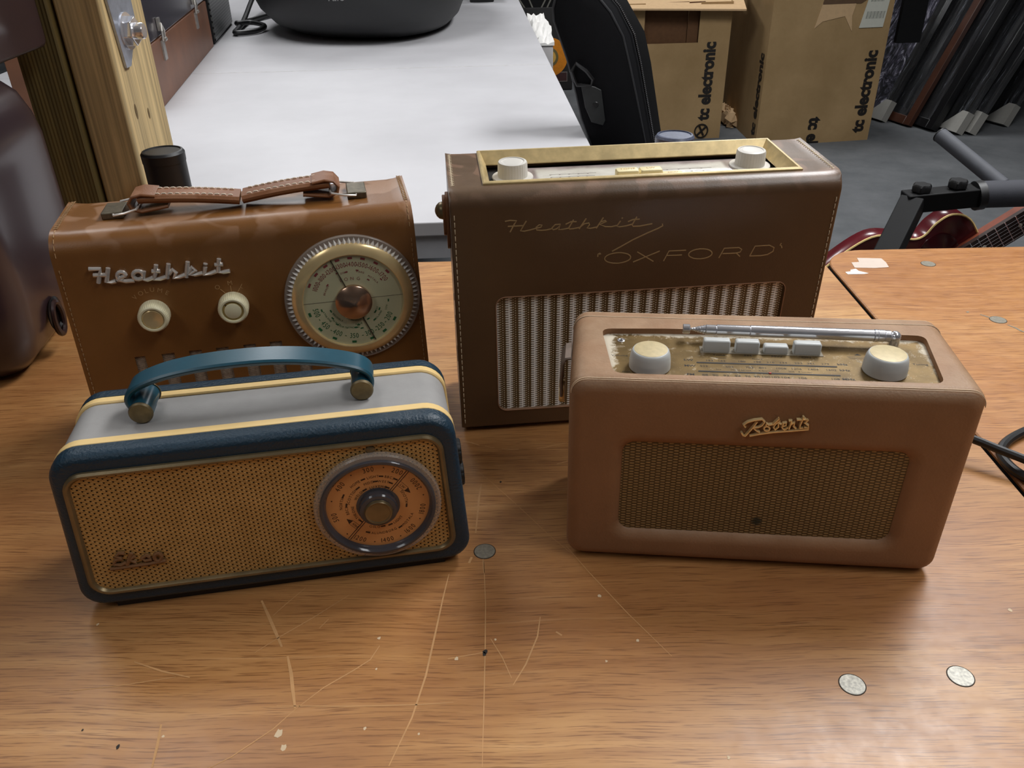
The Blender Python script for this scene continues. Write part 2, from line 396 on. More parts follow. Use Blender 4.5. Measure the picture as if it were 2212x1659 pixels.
# lettering strokes, millimetres on each radio front
STROKES = {'kit':[[(24.0,165.1),(31.8,164.4),(30.3,159.8),(27.9,153.3)],[(25.9,160.0),(35.3,159.1)],[(37.5,164.5),(33.7,153.6),(37.3,152.9),(40.5,153.4)],[(41.6,153.8),(44.2,155.9),(48.1,157.2),(48.3,157.5),(48.0,159.0),(47.1,160.0),(45.7,160.4),(44.2,160.0),(43.0,158.9),(42.4,157.4),(42.4,155.8),(43.3,154.6),(44.6,154.1),(46.1,154.4),(43.7,153.9),(47.5,152.6),(53.6,152.5)],[(60.8,156.1),(60.7,157.7),(59.9,159.0),(58.4,159.8),(56.7,159.8),(55.0,159.1),(53.9,157.8),(53.5,156.2),(53.9,154.7),(55.1,153.6),(56.7,153.2),(58.5,153.5),(59.9,154.5)],[(61.9,159.3),(59.7,153.0),(62.8,152.1),(67.5,153.3)],[(71.7,163.5),(69.7,156.6),(68.0,152.1),(72.2,151.9),(76.8,152.9)],[(67.5,158.7),(73.5,158.1)],[(80.7,163.4),(77.3,151.7)],[(79.4,155.0),(82.7,158.2),(84.5,155.6),(82.3,151.7),(86.3,151.9),(91.0,153.1)],[(94.8,163.6),(91.3,151.0)],[(93.3,154.1),(97.1,158.7),(99.0,156.1),(93.6,153.1),(98.0,152.4),(103.9,153.2)],[(106.7,158.0),(104.8,151.9),(109.6,152.3),(114.1,153.6)],[(107.4,160.8),(107.1,160.0)],[(117.9,163.6),(115.3,152.9),(119.2,152.4),(124.1,152.8)],[(113.8,158.9),(119.9,158.7)]],'gold':[[(40.7,189.4),(44.5,190.0),(49.5,189.4),(47.9,187.2),(44.4,180.6)],[(42.8,185.3),(54.9,185.3)],[(56.8,189.0),(54.6,185.3),(52.3,181.2),(55.2,180.7),(59.6,181.5),(64.1,182.6),(67.9,183.4),(68.8,184.8),(66.6,185.3),(64.1,183.3),(64.7,181.2),(67.9,180.7),(71.8,180.8),(76.2,181.6)],[(82.9,184.9),(78.7,184.8),(76.2,182.3),(77.2,180.7),(80.1,181.4),(82.6,184.3),(81.4,180.6),(84.6,180.6),(89.7,181.5)],[(92.7,188.1),(89.3,181.9),(89.7,180.6),(92.3,180.7),(97.4,181.5)],[(86.7,184.7),(90.8,186.5),(95.0,186.3)],[(102.3,188.6),(97.1,180.4)],[(98.6,182.4),(101.1,184.3),(104.6,184.8),(105.0,183.4),(103.2,180.8),(105.8,180.3),(110.9,181.1)],[(115.4,188.6),(110.3,180.1)],[(113.3,185.0),(117.1,186.1),(118.1,185.4),(112.8,183.0),(117.4,181.1),(121.9,180.8),(126.4,181.6)],[(128.8,185.2),(126.1,180.9),(128.4,180.3),(133.6,180.9),(138.0,182.0)],[(129.6,187.0),(130.4,187.8)],[(141.2,187.9),(138.0,181.6),(138.8,180.2),(144.0,180.1),(153.7,181.6)],[(134.6,184.2),(138.4,185.7),(143.6,185.8)],[(161.5,181.1),(162.0,179.5),(158.6,177.5),(151.0,174.4),(139.6,169.2),(130.7,164.1),(123.6,160.3)]],'oxf':[[(112.5,156.4),(112.7,158.7),(114.2,159.4),(114.9,158.6),(113.5,158.2)],[(138.7,154.6),(138.4,153.2),(137.1,151.9),(134.9,150.9),(132.1,150.2),(128.9,149.9),(125.7,150.1),(122.7,150.7),(120.3,151.6),(118.7,152.9),(118.1,154.2),(118.4,155.6),(119.7,156.9),(121.9,157.9),(124.7,158.6),(127.8,158.9),(131.0,158.7),(134.0,158.1),(136.4,157.2),(138.0,156.0),(138.7,154.6)],[(143.6,158.7),(157.1,149.8)],[(161.5,158.4),(140.9,150.2)],[(182.5,157.9),(168.9,158.0),(165.3,149.7)],[(167.4,154.2),(179.6,154.0)],[(203.8,154.3),(203.6,152.9),(202.5,151.7),(200.6,150.7),(198.0,150.1),(195.1,149.8),(192.2,150.0),(189.4,150.5),(187.2,151.5),(185.6,152.6),(184.9,154.0),(185.2,155.3),(186.3,156.5),(188.2,157.5),(190.7,158.1),(193.6,158.4),(196.5,158.2),(199.3,157.7),(201.5,156.8),(203.1,155.6),(203.8,154.3)],[(209.8,149.7),(213.2,157.8),(225.1,157.7),(227.5,156.0),(226.4,153.7),(222.7,153.1),(212.3,153.2)],[(223.5,153.1),(226.9,149.9)],[(234.8,149.9),(238.0,158.2),(249.6,158.3),(253.7,156.1),(253.4,152.9),(249.4,150.4),(244.2,149.7),(234.8,149.9)],[(260.2,155.3),(259.5,157.3),(258.2,157.8),(259.0,159.7)]],'rob':[[(109.8,116.6),(108.4,118.4),(110.8,120.7),(114.6,122.2),(119.1,123.0),(120.8,121.2),(119.7,118.6),(117.4,117.0),(114.6,116.7)],[(116.3,121.0),(114.3,116.8),(112.5,113.6),(110.4,110.0),(109.0,110.6),(107.8,112.7)],[(114.6,116.5),(116.7,114.4),(118.9,113.3)],[(113.1,110.3),(118.0,111.8),(126.9,113.8),(136.8,115.2),(147.9,116.9)],[(124.5,116.4),(124.3,115.3),(123.5,114.7),(122.5,114.6),(121.5,115.2),(121.1,116.2),(121.2,117.2),(122.0,117.9),(123.1,117.9),(124.0,117.4),(124.5,116.4)],[(122.0,118.1),(122.2,120.0),(123.6,119.1),(125.6,119.5)],[(125.9,119.3),(129.2,124.1),(129.7,122.2),(127.5,120.0),(126.7,117.4),(127.9,115.7),(129.6,117.9),(129.2,120.7),(131.1,119.8)],[(131.8,118.3),(133.9,119.3),(133.9,121.2),(132.2,120.8),(131.7,117.6),(133.4,115.8),(135.4,117.8)],[(135.2,122.5),(136.7,122.9),(136.6,119.8),(136.1,116.6)],[(136.8,120.1),(138.8,121.7),(138.6,118.6),(140.3,117.1)],[(143.6,126.0),(142.4,120.0),(142.5,117.5),(144.4,117.9)],[(139.8,123.5),(145.4,124.2)],[(146.5,123.9),(144.9,121.4),(147.1,119.9),(147.7,118.1),(144.9,118.3)]],'ekco':[[(28.9,42.4),(25.4,43.0),(23.3,40.9),(26.0,38.8)],[(26.7,38.4),(22.6,38.2),(20.5,34.7),(24.7,33.4),(28.4,35.0)],[(32.8,41.8),(28.2,32.7)],[(34.2,39.0),(30.8,36.8),(33.9,34.0)],[(43.2,36.9),(41.1,38.6),(38.2,36.6),(39.8,34.6),(43.9,34.8)],[(50.1,35.7),(49.3,34.0),(48.0,33.1),(46.6,33.3),(45.8,34.6),(45.8,36.4),(46.6,38.1),(47.9,39.0),(49.2,38.8),(50.1,37.5),(50.1,35.7)],[(17.7,31.2),(28.3,31.3),(40.8,31.6),(52.1,32.5)]]}
SCR = [([(-0.1713,0.4069),(-0.1634,0.3932),(-0.1555,0.3792),(-0.1485,0.3666)],0.0022),([(-0.1432,0.3591),(-0.1381,0.3457),(-0.1345,0.3337),(-0.1303,0.3206)],0.0022),([(-0.1301,0.3198),(-0.1161,0.3349),(-0.0999,0.3474),(-0.0911,0.3551),(-0.0867,0.366)],0.0008),([(-0.1301,0.3198),(-0.1399,0.3068),(-0.1588,0.2896),(-0.1695,0.2828)],0.0007),([(-0.1415,0.3224),(-0.1,0.3211),(-0.0594,0.3213),(-0.0379,0.3224)],0.0007),([(-0.0464,0.4286),(-0.0491,0.4068),(-0.0523,0.3746),(-0.0557,0.342),(-0.0613,0.3127),(-0.0711,0.2821)],0.0012),([(-0.0225,0.4418),(-0.0205,0.3997),(-0.0201,0.3625),(-0.0201,0.318),(-0.0203,0.2803)],0.0007),([(-0.043,0.3545),(-0.0216,0.3588)],0.0008),([(-0.238,0.357),(-0.2181,0.3494),(-0.1994,0.3443)],0.0012),([(-0.269,0.3361),(-0.2423,0.3388),(-0.208,0.3448)],0.0007),([(-0.2052,0.3113),(-0.2026,0.2978),(-0.2007,0.2842)],0.0016),([(-0.144,0.418),(-0.1547,0.4023),(-0.1603,0.3932)],0.0005),([(-0.1127,0.4106),(-0.1338,0.3904),(-0.1503,0.3761),(-0.1646,0.3624)],0.0006),([(-0.123,0.3892),(-0.1276,0.3814)],0.0006),([(-0.0167,0.3698),(-0.0094,0.3549),(-0.0038,0.339)],0.0006),([(0.0369,0.4546),(0.0505,0.4282),(0.0727,0.389),(0.0952,0.3532)],0.0006),([(0.0154,0.3875),(0.013,0.371),(0.0051,0.3492),(-0.0029,0.3339)],0.001),([(0.025,0.3745),(0.0285,0.3715)],0.0015),([(-0.0437,0.5901),(-0.0367,0.5876),(-0.0288,0.5831)],0.0012),([(-0.0241,0.5819),(-0.0159,0.579)],0.0008),([(-0.0099,0.5773),(-0.0022,0.576),(0.0046,0.5761)],0.001),([(0.0199,0.577),(0.0259,0.578),(0.0346,0.5807),(0.046,0.5847)],0.0009),([(0.0357,0.5541),(0.045,0.5579)],0.0012),([(-0.0261,0.5296),(-0.0275,0.512),(-0.029,0.4704)],0.0016),([(-0.0287,0.5452),(-0.0204,0.5349),(-0.0059,0.5139),(0.0107,0.4891),(0.0248,0.4671),(0.0397,0.4473)],0.0005),([(-0.031,0.4452),(-0.0329,0.4391)],0.0022),([(-0.023,0.4429),(-0.0221,0.4288)],0.0012),([(-0.487,0.8),(-0.47,0.815)],0.0008)]
SPOTS = [(-0.1359, 0.304, 0.0028), (-0.1313, 0.295, 0.0018), (-0.0878, 0.3722, 0.0012), (-0.0377, 0.3543, 0.0012), (-0.0865, 0.3476, 0.0008), (-0.0877, 0.3061, 0.001), (-0.2013, 0.3034, 0.0008), (-0.2738, 0.3885, 0.001), (0.0557, 0.405, 0.0015), (0.076, 0.366, 0.0012), (0.0546, 0.3503, 0.0009), (0.1139, 0.2833, 0.001), (0.3207, 0.3854, 0.0014), (-0.0138, 0.3692, 0.0008), (-0.0564, 0.3016, 0.0007)]
DARKSPOTS = [(-0.0199, 0.3597, 0.0016), (-0.0206, 0.3577, 0.0013), (-0.2245, 0.2973, 0.0011), (-0.2491, 0.3085, 0.0006), (-0.0107, 0.5316, 0.001)]
LABELS = [([(0.4377, 0.9763), (0.4672, 0.9731), (0.468, 0.96), (0.4656, 0.945), (0.4477, 0.9433), (0.4238, 0.9455), (0.4257, 0.9621), (0.4356, 0.9633)], 0), ([(0.4078, 0.9332), (0.4147, 0.9344), (0.4164, 0.9393), (0.4239, 0.9422), (0.4248, 0.9356), (0.4342, 0.928), (0.4284, 0.9263), (0.4084, 0.9261)], 1)]
# ------------------------------------------------------------------ materials in use
M_ROB = leather('tan_leathercloth', (146, 106, 74), rough=.5, dust=.42, patches=.12, bump=.35, bs=700, spec=.35)
M_SEAM = plain('pale_piping', (206, 180, 150), .6)
M_KIT = leather('saddle_tan_hide', (132, 86, 40), rough=.38, patches=.42, bump=.12, pale=(186, 148, 120), spec=.5, coat=.15)
M_OX = leather('brown_hide', (90, 66, 44), rough=.36, dust=.12, patches=.30, bump=.12, pale=(168, 128, 106), spec=.5, coat=.15)
M_HANDLE = leather('dark_hide_handle', (134, 84, 48), rough=.45, patches=.3, bump=.3, pale=(176, 134, 104))
M_STITCH = plain('cream_thread', (222, 204, 172), .7)
M_STITCHD = plain('waxed_thread', (176, 140, 98), .7)
M_BLUE = leather('blue_leathercloth', (24, 50, 66), rough=.36, patches=.0, bump=.5, bs=620, spec=.5, bd=.0009)
M_BLUEH = plain('blue_plastic_strap', (34, 78, 94), .3, var=.08, spec=.5, bump=.05)
M_GREY = plain('grey_leathercloth', (156, 154, 152), .55, var=.05, bump=.12)
M_CREAMP = plain('cream_plastic_band', (242, 208, 142), .35, var=.04)
M_BRONZE = plain('aged_brass', (126, 110, 80), .36, .55, var=.25, vs=40, bump=.1)
M_BRASSD = plain('dull_brass', (120, 106, 78), .45, .45, var=.3, vs=120, bump=.1)
M_GOLD = plain('polished_gold', (240, 212, 156), .22, .42, var=.08)
M_BRASS = plain('brass_frame', (214, 190, 138), .34, .3, var=.18, vs=90, bump=.05)
M_CHROME = plain('chrome', (232, 232, 236), .16, .75, var=.03)
M_CAST = plain('cast_nickel', (236, 230, 222), .26, .5, var=.12, vs=200)
M_STEEL = plain('dull_steel', (112, 104, 88), .45, .8, var=.25, vs=200)
M_WHITEP = plain('off_white_plastic', (214, 210, 202), .4, var=.03)
M_GREYP = plain('pale_grey_plastic', (196, 198, 196), .38, var=.03)
M_CREAMK = plain('ivory_plastic', (244, 236, 198), .35, var=.05)
M_DARK = plain('dark_interior', (26, 20, 15), .7)
M_INK = plain('printed_black', (26, 20, 16), .6)
M_INKB = plain('printed_brown', (58, 34, 18), .6)
M_RED = plain('printed_red', (142, 62, 66), .6)
M_GREEN = plain('printed_green', (44, 104, 62), .6)
M_GILT = plain('gilt_stamping', (172, 146, 104), .5, .2, var=.1)
M_GILTF = plain('faded_gilt_stamping', (190, 148, 98), .6, .0, var=.1)
M_FACE = plain('dial_face', (202, 198, 160), .35, var=.05, vs=30, coat=.6)
M_ORANGE = plain('orange_dial_face', (206, 142, 84), .35, var=.04, coat=.6)
M_CLEAR = plain('clear_plastic', (216, 200, 186), .16, var=.02, alpha=.36)
M_SMOKE = plain('smoked_clear_plastic', (72, 70, 74), .12, var=.05, alpha=.95)
M_RIB = plain('frosted_ribbed_plastic', (232, 228, 222), .25, var=.05)
M_BLACK = plain('black_plastic', (22, 22, 23), .45, var=.1, bump=.1)
M_BLACKM = plain('matt_black', (14, 14, 15), .6, var=.1, spec=.2)
M_G_E = grille_punched(); M_G_R = grille_woven(); M_G_O = grille_mesh(); M_G_K = grille_tweed()

def strokes(mb, key, y, r, n=7, flat=None, dome=0):
    for st in STROKES[key]:
        mb.tube([(a, y, b) for a, b in st], r, n=n, flat=flat, up=(0, 1, 0))
def screws(): pass
def stitch_line(mb, p0, p1, pitch, ln, r=.33, lift=(0, 0, 0)):
    p0 = Vector(p0); p1 = Vector(p1); d = p1-p0; L = d.length; d.normalize(); n = int(L/pitch); L2 = Vector(lift)
    for i in range(n):
        a = p0 + d*(i*pitch); b = a + d*ln
        mb.tube([a - L2*.2, a + d*ln*.25 + L2, b - d*ln*.25 + L2, b - L2*.2], r, n=5)

# ================================================================== ROBERTS style radio, front right
FR = frame([0.03559, 0.44266, 0.002],[0.99443, -0.1054, 0.0],[0.1054, 0.99437, 0.01062],[-0.00112, -0.01056, 0.99994])
R = empty('portable_radio', FR, 'tan leathercloth radio with woven gold grille and chrome aerial, front right of the bench', 'radio', 'old portable radios on the bench')
Wd, Dp, Ht = 250.5, 100.0, 145.5
mb = MB()
def body_loops(W_, D_, H_, r, fr, br, gr=None):
    L = []
    for i in range(7):
        a = PI/2*(1 - i/6); ins = br*(1-math.cos(a)); y = D_ - br + br*math.sin(a)
        L.append(ringy(ins, W_-ins, ins, H_-ins, max(r-ins*.6, 2), y))
    for i in range(9):
        a = PI/2*i/8; ins = fr*(1-math.cos(a)); y = fr - fr*math.sin(a)
        L.append(ringy(ins, W_-ins, ins, H_-ins, max(r-ins*.6, 2), y))
    return L
L = body_loops(Wd, Dp, Ht, 11, 9, 7)
g0 = (35.8, 215.0, 25.7, 97.9)
for e, y, r in ((9, 0, 15), (6.5, .25, 13), (4, 1.1, 11), (2, 2.4, 9.5), (.8, 3.6, 8.5), (0, 4.8, 8)):
    L.append(ringy(g0[0]-e, g0[1]+e, g0[2]-e, g0[3]+e, r, y))
mb.loft(L)
body = mm('body', mb, M_ROB, R)
PANEL = round_poly([(27, 10.4), (226, 10.4), (233.5, 72), (150, 73.5), (60, 71.8), (19.5, 69.5)], 7)
cm = MB(); cm.prism(PANEL, Ht-4.2, Ht+20, ax='z'); cut(body, cm)
for nm, y in (('front', 5.2), ('rear', 87.5), ('edge', 94.5)):
    ins = .9 if y < 9 else (0.0 if y < 90 else .6)
    mb = MB(); tp = lambda q: [p for p in q if p[2] > Ht-30]; mb.tube(tp(ringy(ins-.05, Wd-ins+.05, ins-.05, Ht-ins+.05, 10.5, y, 8)), .42, n=6, up=(0,1,0))
    mm('seam_piping', mb, M_SEAM, R)
    if nm == 'front':
        mb = MB(); mb.tube(tp(ringy(ins+.1, Wd-ins-.1, ins+.1, Ht-ins-.1, 10.5, y-1.7, 8)), .3, n=6, up=(0,1,0)); mm('seam_piping', mb, M_SEAM, R)
mb = MB(); mb.prism(rr(g0[0]-.3, g0[1]+.3, g0[2]-.3, g0[3]+.3, 8), 4.1, 4.75); mm('speaker_grille', mb, M_G_R, R, smooth=0)
# brass tuning panel with print
t = NT('gold_panel_with_dust'); v = t.coord(scale=(1000,1000,1000)); s = t.new('ShaderNodeSeparateXYZ'); t.link(v, s.inputs[0])
dn = t.noise(v, .16, 6, .75, .4)
ex = t.math('MINIMUM', t.math('SUBTRACT', s.outputs[0], 22.0), t.math('SUBTRACT', 234.0, s.outputs[0]))
ey = t.math('MINIMUM', t.math('SUBTRACT', s.outputs[1], 7.0), t.math('SUBTRACT', 73.5, s.outputs[1]))
edge = smooth(t, t.math('MINIMUM', ex, t.math('MULTIPLY', ey, 1.3)), 11.0, 0.5)
dm = smooth(t, t.math('ADD', dn, t.math('MULTIPLY', edge, .34)), .56, .76)
sp = smooth(t, t.noise(v, 1.1, 2, .5), .70, .78)
base = t.ramp(t.noise(v, .05, 4), (.3, lin((96, 76, 42))), (.7, lin((138, 113, 70))))
cc = t.mix(t.math('MULTIPLY', t.math('MAXIMUM', dm, sp), .85), base, lin((216, 206, 186)))
t.set(Base_Color=cc, Metallic=t.math('MULTIPLY', t.math('SUBTRACT', 1.0, dm), .5), Roughness=t.math('ADD', .4, t.math('MULTIPLY', dm, .4)), Normal=t.bump(dm, .4, .0005))
mb = MB(); mb.prism([(128+(a-128)*.999, 44+(b-44)*.999) for a, b in PANEL], Ht-4.6, Ht-4.05, ax='z'); panel = mm('tuning_panel', mb, t.m, R, smooth=0)
TOPM = lambda z: Matrix.Translation((0, 0, z))
zt = Ht-3.98
mb = MB()
def tt(s, x, y, size=1.9, sx=1.25, b=0.0): text(mb, s, size, TOPM(zt) @ Matrix.Translation((x, y, 0)), sx=sx, bold=b)
for s_, x, y in (('Tone',96,44.6),('FM',114.8,44.8),('MW',133.4,44.8),('ON',151.8,44.8)): tt(s_, x, y, 2.2)
for s_, x, y in (('LW',76,36.8),('MW',76.3,29.4),('FM',75.7,17.9+.6),('kHz',172.8,37),('kHz',172.6,29.6),('MHz',172.3,18.6)): tt(s_, x, y, 2.2, b=.02)
for s_, x in (('153',89.4),('162',97.3),('180',109.9),('198',119.7),('216',127.8),('234',135.8),('252',145.4),('261',152.9),('279',162)): tt(s_, x, 36.9)
for s_, x in (('522',85),('603',101.1),('702',113.6),('801',121.6),('1008',133.4),('1206',142.9),('1404',153.2),('1602',164.3)): tt(s_, x, 29.4)
for s_, x in (('88',84.6),('90',91),('92',97.7),('94',104.8),('96',111),('98',116.5),('100',122.3),('102',128.1),('104',134.2),('106',144.6),('108',164.4)): tt(s_, x, 18.3, 2.1)
for s_, x, y in (('Atlantic',97.1,40.6),('Radio 4',120.1,40.6),('Eire',94,25.8),('World Service',107.6,25.7),('R Sport',122.2,25.8),('R5',130,25.8),('2CR',139,25.8),('R London',147.5,25.8)): tt(s_, x, y, 1.25, 1.2)
tt('Volume', 31.5, 40, 2.2, 1.1); tt('Tuning', 221.5, 40.2, 2.2, 1.1); tt('min', 35.5, 19.4, 1.9)
for k in range(3): mb.box(178+k*.6, 191+k, 47.4-k*1.4, 47.7-k*1.4, zt-.02, zt)
mb.add([(183,49.5,zt),(188,49.5,zt),(185.5,51.5,zt)], [(0,1,2)])
by_x('printed_scale', mb, M_INK, R, [60, 178], smooth=0)
mb = MB()
for y, x0, x1 in ((33.7, 80.7, 168.8), (22.7, 80.8, 168.4)): mb.prism(rr(x0, x1, y-.75, y+.75, .72, 4), zt-.3, zt+.12, ax='z')
each('pointer_slot', mb, M_INK, R, scale=.001)
mb = MB(); mb.box(124.5, 126, 22.1, 23.3, zt, zt+.5); mm('pointer', mb, plain('red_pointer', (170, 30, 24), .4), R)
for x0, x1, top in ((86.1, 103.3, 150.3), (106.8, 122.1, 150.1), (125.2, 140.6, 147.4), (144.0, 161.3, 150.0)):
    mb = MB(); P = [(x0,47.2),(x1,47.2),(x1,53.6),(x0,53.6)]; Q = [(x0+.7,47.9),(x1-.7,47.9),(x1-.7,52.9),(x0+.7,52.9)]
    mb.loft([[(a,b,Ht-4.2) for a,b in P], [(a,b,top-1.2) for a,b in P], [(a,b,top) for a,b in Q]])
    mm('push_button', mb, M_GREYP, R, bevel=.0009, seg=3)
mb = MB(); mb.box(84.5, 163, 46.4, 55.5, Ht-4.1, Ht-3.7); mm('button_surround', mb, plain('dusty_grey_plastic', (140, 130, 112), .6), R)
for x, y, rb, rt in ((50.4, 26.6, 13.2, 10.7), (196.6, 30.2, 13.4, 11.0)):
    mb = MB(); mb.lathe([(rb-.6,-.2),(rb,.6),(rb-.1,5),(rb-.7,9.5),(rb-1.4,11.6),(rt+.4,12.6),(rt,12.8)], (x, y, Ht-4.0), n=48); k = mm('dial_knob', mb, M_GREYP, R)
    mb = MB(); mb.lathe([(rt-.1,12.7),(rt-.15,12.95),(rt-.6,13.05)], (x, y, Ht-4.0), n=48); mm('knob_cap', mb, plain('brushed_gold_cap', (200, 182, 140), .45, .1, var=.08, vs=300), k, label='round gold cap')
mb = MB(); mb.lathe([(2.6,0),(2.6,.5),(1.9,.7),(1.3,.3),(1.2,-.2)], (32.9, 60.5, Ht-4.1), n=24); mm('socket', mb, M_CHROME, R)
mb = MB(); mb.lathe([(1.15,0.25),(1.1,.35)], (32.9, 60.5, Ht-4.1), n=16); mm('socket_hole', mb, M_INK, R)
# telescopic aerial
ya, yb, za = 64.6, 62.0, Ht+4.2
def ap(u): return (u, ya+(yb-ya)*(u-73)/(211-73), za)
mb = MB()
segs = [(73.6, 78.4, 2.9), (78.4, 80.2, .8), (80.2, 81.8, 1.2), (81.8, 83.4, 1.55), (83.4, 85, 1.95), (85, 86.8, 2.3), (86.8, 88.6, 2.65), (88.6, 95.6, 3.0), (95.6, 117.6, 3.3), (117.6, 197, 3.6), (197, 199.2, 3.9), (199.2, 203.6, 3.75), (203.6, 207.5, 3.5)]
for a, b, r in segs:
    d = .35 if b-a > 3 else .25
    mb.tube([ap(a), ap(a+.01), ap(a+d), ap(b-d), ap(b-.01), ap(b)], [r*k_ for k_ in (.94, .97, 1.1, 1.1, .97, .94)], n=24)
aer = mm('telescopic_aerial', mb, M_CHROME, R)
mb = MB(); q = ap(210.5); mb.ball((q[0], q[1], q[2]-.3), 3.9, 20); mb.lathe([(3.4,-8.6),(3.5,-8),(3.5,-1),(2.5,0)], q, n=24)
mm('aerial_pivot', mb, M_CHROME, aer)

mb = MB(); strokes(mb, 'rob', -1.3, .75, flat=(1.9, 1)); mb.v = [Vector(p) for p in mb.v]
mm('name_badge', mb, M_GOLD, R, label='gold script name badge')
# strap stud and strap end on the left side
mb = MB(); mb.strap([(-.2, 50, 138), (-3.5, 50, 137.4), (-6, 50, 133), (-6.6, 50, 120), (-6.4, 50, 108)], (0,1,0), 22, 2.2)
mm('carrying_strap', mb, leather('grey_brown_strap', (116, 100, 88), .5), R)
mb = MB(); mb.lathe([(8.4,0),(8.6,-.6),(8.6,-3.2),(7.9,-3.9),(0.01,-4.0)], (-4.2, 50, 107.5), ax='x', n=40); mm('strap_stud', mb, M_GOLD, R)
mb = MB()
for x, y in ((18, 16), (232, 16), (18, 86), (232, 86)): mb.lathe([(6, -2.2 - y*.0106), (6, 1)], (x, y, 0), n=20)
each('foot', mb, M_BLACK, R, scale=.001)

# ================================================================== large brown leather radio, rear
FO = frame([-0.04423, 0.60261, 0.005],[0.99615, 0.08762, 0.0],[-0.08751, 0.99495, 0.04926],[0.00432, -0.04907, 0.99879])
O = empty('portable_radio', FO, 'largest radio, dark brown leather with gilt lettering and striped metal grille, behind the tan one', 'radio', 'old portable radios on the bench')
Wd, Dp, Ht = 299.5, 90.0, 213.0
def side_profile(D_, H_, rf, rb, n=10):
    P = [(0.8, 0), (0, 1.0)]
    for i in range(n+1):
        a = PI/2*i/n; P.append((rf - rf*math.cos(a), H_ - rf + rf*math.sin(a)))
    for i in range(5):
        a = PI/2*i/4; P.append((D_ - rb + rb*math.sin(a), H_ - rb + rb*math.cos(a)))
    P.append((D_, 0)); return P
mb = MB(); P = side_profile(Dp, Ht, 13, 1.5)
xs = [0, .8, 2, 5, 12, 30, 80, 150, 220, 270, 288, 294.5, 297.5, 298.7, 299.5]
def ox_off(x, p):
    e = max(0, 1-min(x, Wd-x)/9.0); return 1.2*e*e
mb.loft([[(x, p[0] + (.5 if x in (0, Wd) else 0) * (1 if p[0] < 5 else 0), p[1] + (ox_off(x, p) if p[1] > Ht-3 else 0)) for p in P] for x in xs])
case = mm('leather_case', mb, M_OX, O)
cm = MB(); cm.prism(rr(28.0, 270, 16.6, 88.0, 1, 3), Ht-13, Ht+30, ax='z'); cut(case, cm)
cm = MB(); cm.prism(rr(32.6, 269, 16.2, 125.2, 7.5), -5, 3.2); cut(case, cm)
mb = MB(); mb.prism(rr(32.3, 269.3, 15.9, 125.5, 7.5), 2.6, 3.3); mm('speaker_grille', mb, M_G_O, O, smooth=0)
mb = MB(); mb.tube(ringy(32.2, 269.4, 15.8, 125.6, 7.9, -.02), .45, n=6, closed=True, up=(0,1,0)); mm('grille_edge', mb, leather('cut_hide_edge', (150, 110, 80), .6), O)
# brass frame with sloping inner faces
mb = MB()
def fr_ring(x0, x1, y0, y1, z): return [(x0,y0,z),(x1,y0,z),(x1,y1,z),(x0,y1,z)]
mb.loft([fr_ring(25.8, 272.2, 14.0, 89.6, Ht-.2), fr_ring(25.8, 272.2, 14.0, 89.6, Ht+1.3), fr_ring(26.8, 271.2, 15.0, 89.0, Ht+2.0), fr_ring(28.4, 269.6, 17.2, 87.4, Ht+2.0),
         fr_ring(32.6, 263.9, 21.6, 80.6, Ht-7.2), fr_ring(32.6, 263.9, 21.6, 80.6, Ht-8), fr_ring(25.8, 272.2, 14.0, 89.6, Ht-.2)], cap0=False, cap1=False)
mm('brass_frame', mb, M_BRASS, O, smooth=20, label='polished brass frame around the top dial')
mb = MB(); mb.box(28.1, 269.9, 16.7, 87.9, Ht-13, Ht-12.4); mm('dial_well', mb, M_DARK, O)
t = NT('graded_dial_plate'); v = t.coord(scale=(1000,1000,1000)); s = t.new('ShaderNodeSeparateXYZ'); t.link(v, s.inputs[0])
pl_ = t.noise(v, .05, 5, .65); far = smooth(t, t.math('ADD', s.outputs[1], t.math('MULTIPLY', pl_, 18.0)), 74.0, 84.0)
mid = t.math('MULTIPLY', smooth(t, s.outputs[0], 70.0, 74.0), smooth(t, s.outputs[0], 229.0, 225.0))
c0 = t.ramp(pl_, (.3, lin((186, 182, 172))), (.7, lin((216, 214, 206)))); c1 = t.ramp(t.noise(v, .09, 5), (.3, lin((120, 110, 108))), (.7, lin((162, 148, 148))))
t.set(Base_Color=t.mix(t.math('MULTIPLY', t.math('SUBTRACT', 1.0, far), mid), c1, c0), Roughness=.35, Coat_Weight=.4, Coat_Roughness=.1)  # plate pale in the front middle, mauve grey towards the back and ends
mb = MB(); mb.box(42, 261, 26, 76.5, Ht-12.4, Ht-10.2); mm('dial_plate', mb, t.m, O, bevel=.0004)
mb = MB()
for y, a, b in ((58, 82, 120), (52, 82, 118), (58, 168, 215), (52, 168, 215)):
    mb.box(a, b, y, y+.35, Ht-10.2, Ht-10.1)
    for k in range(5): mb.box(a+k*(b-a)/5, a+k*(b-a)/5+1.4, y-.9, y-.1, Ht-10.2, Ht-10.1)
for i, s_ in enumerate(('1500', '1300', '1100')): text(mb, s_, 1.6, TOPM(Ht-10.08) @ Matrix.Translation((88+i*12, 47.5, 0)))
for i, s_ in enumerate(('500', '400', '300', '200')): text(mb, s_, 1.6, TOPM(Ht-10.08) @ Matrix.Translation((172+i*12, 47.5, 0)))
by_x('printed_scale', mb, plain('faded_print', (120, 112, 104), .6), O, [150], smooth=0)
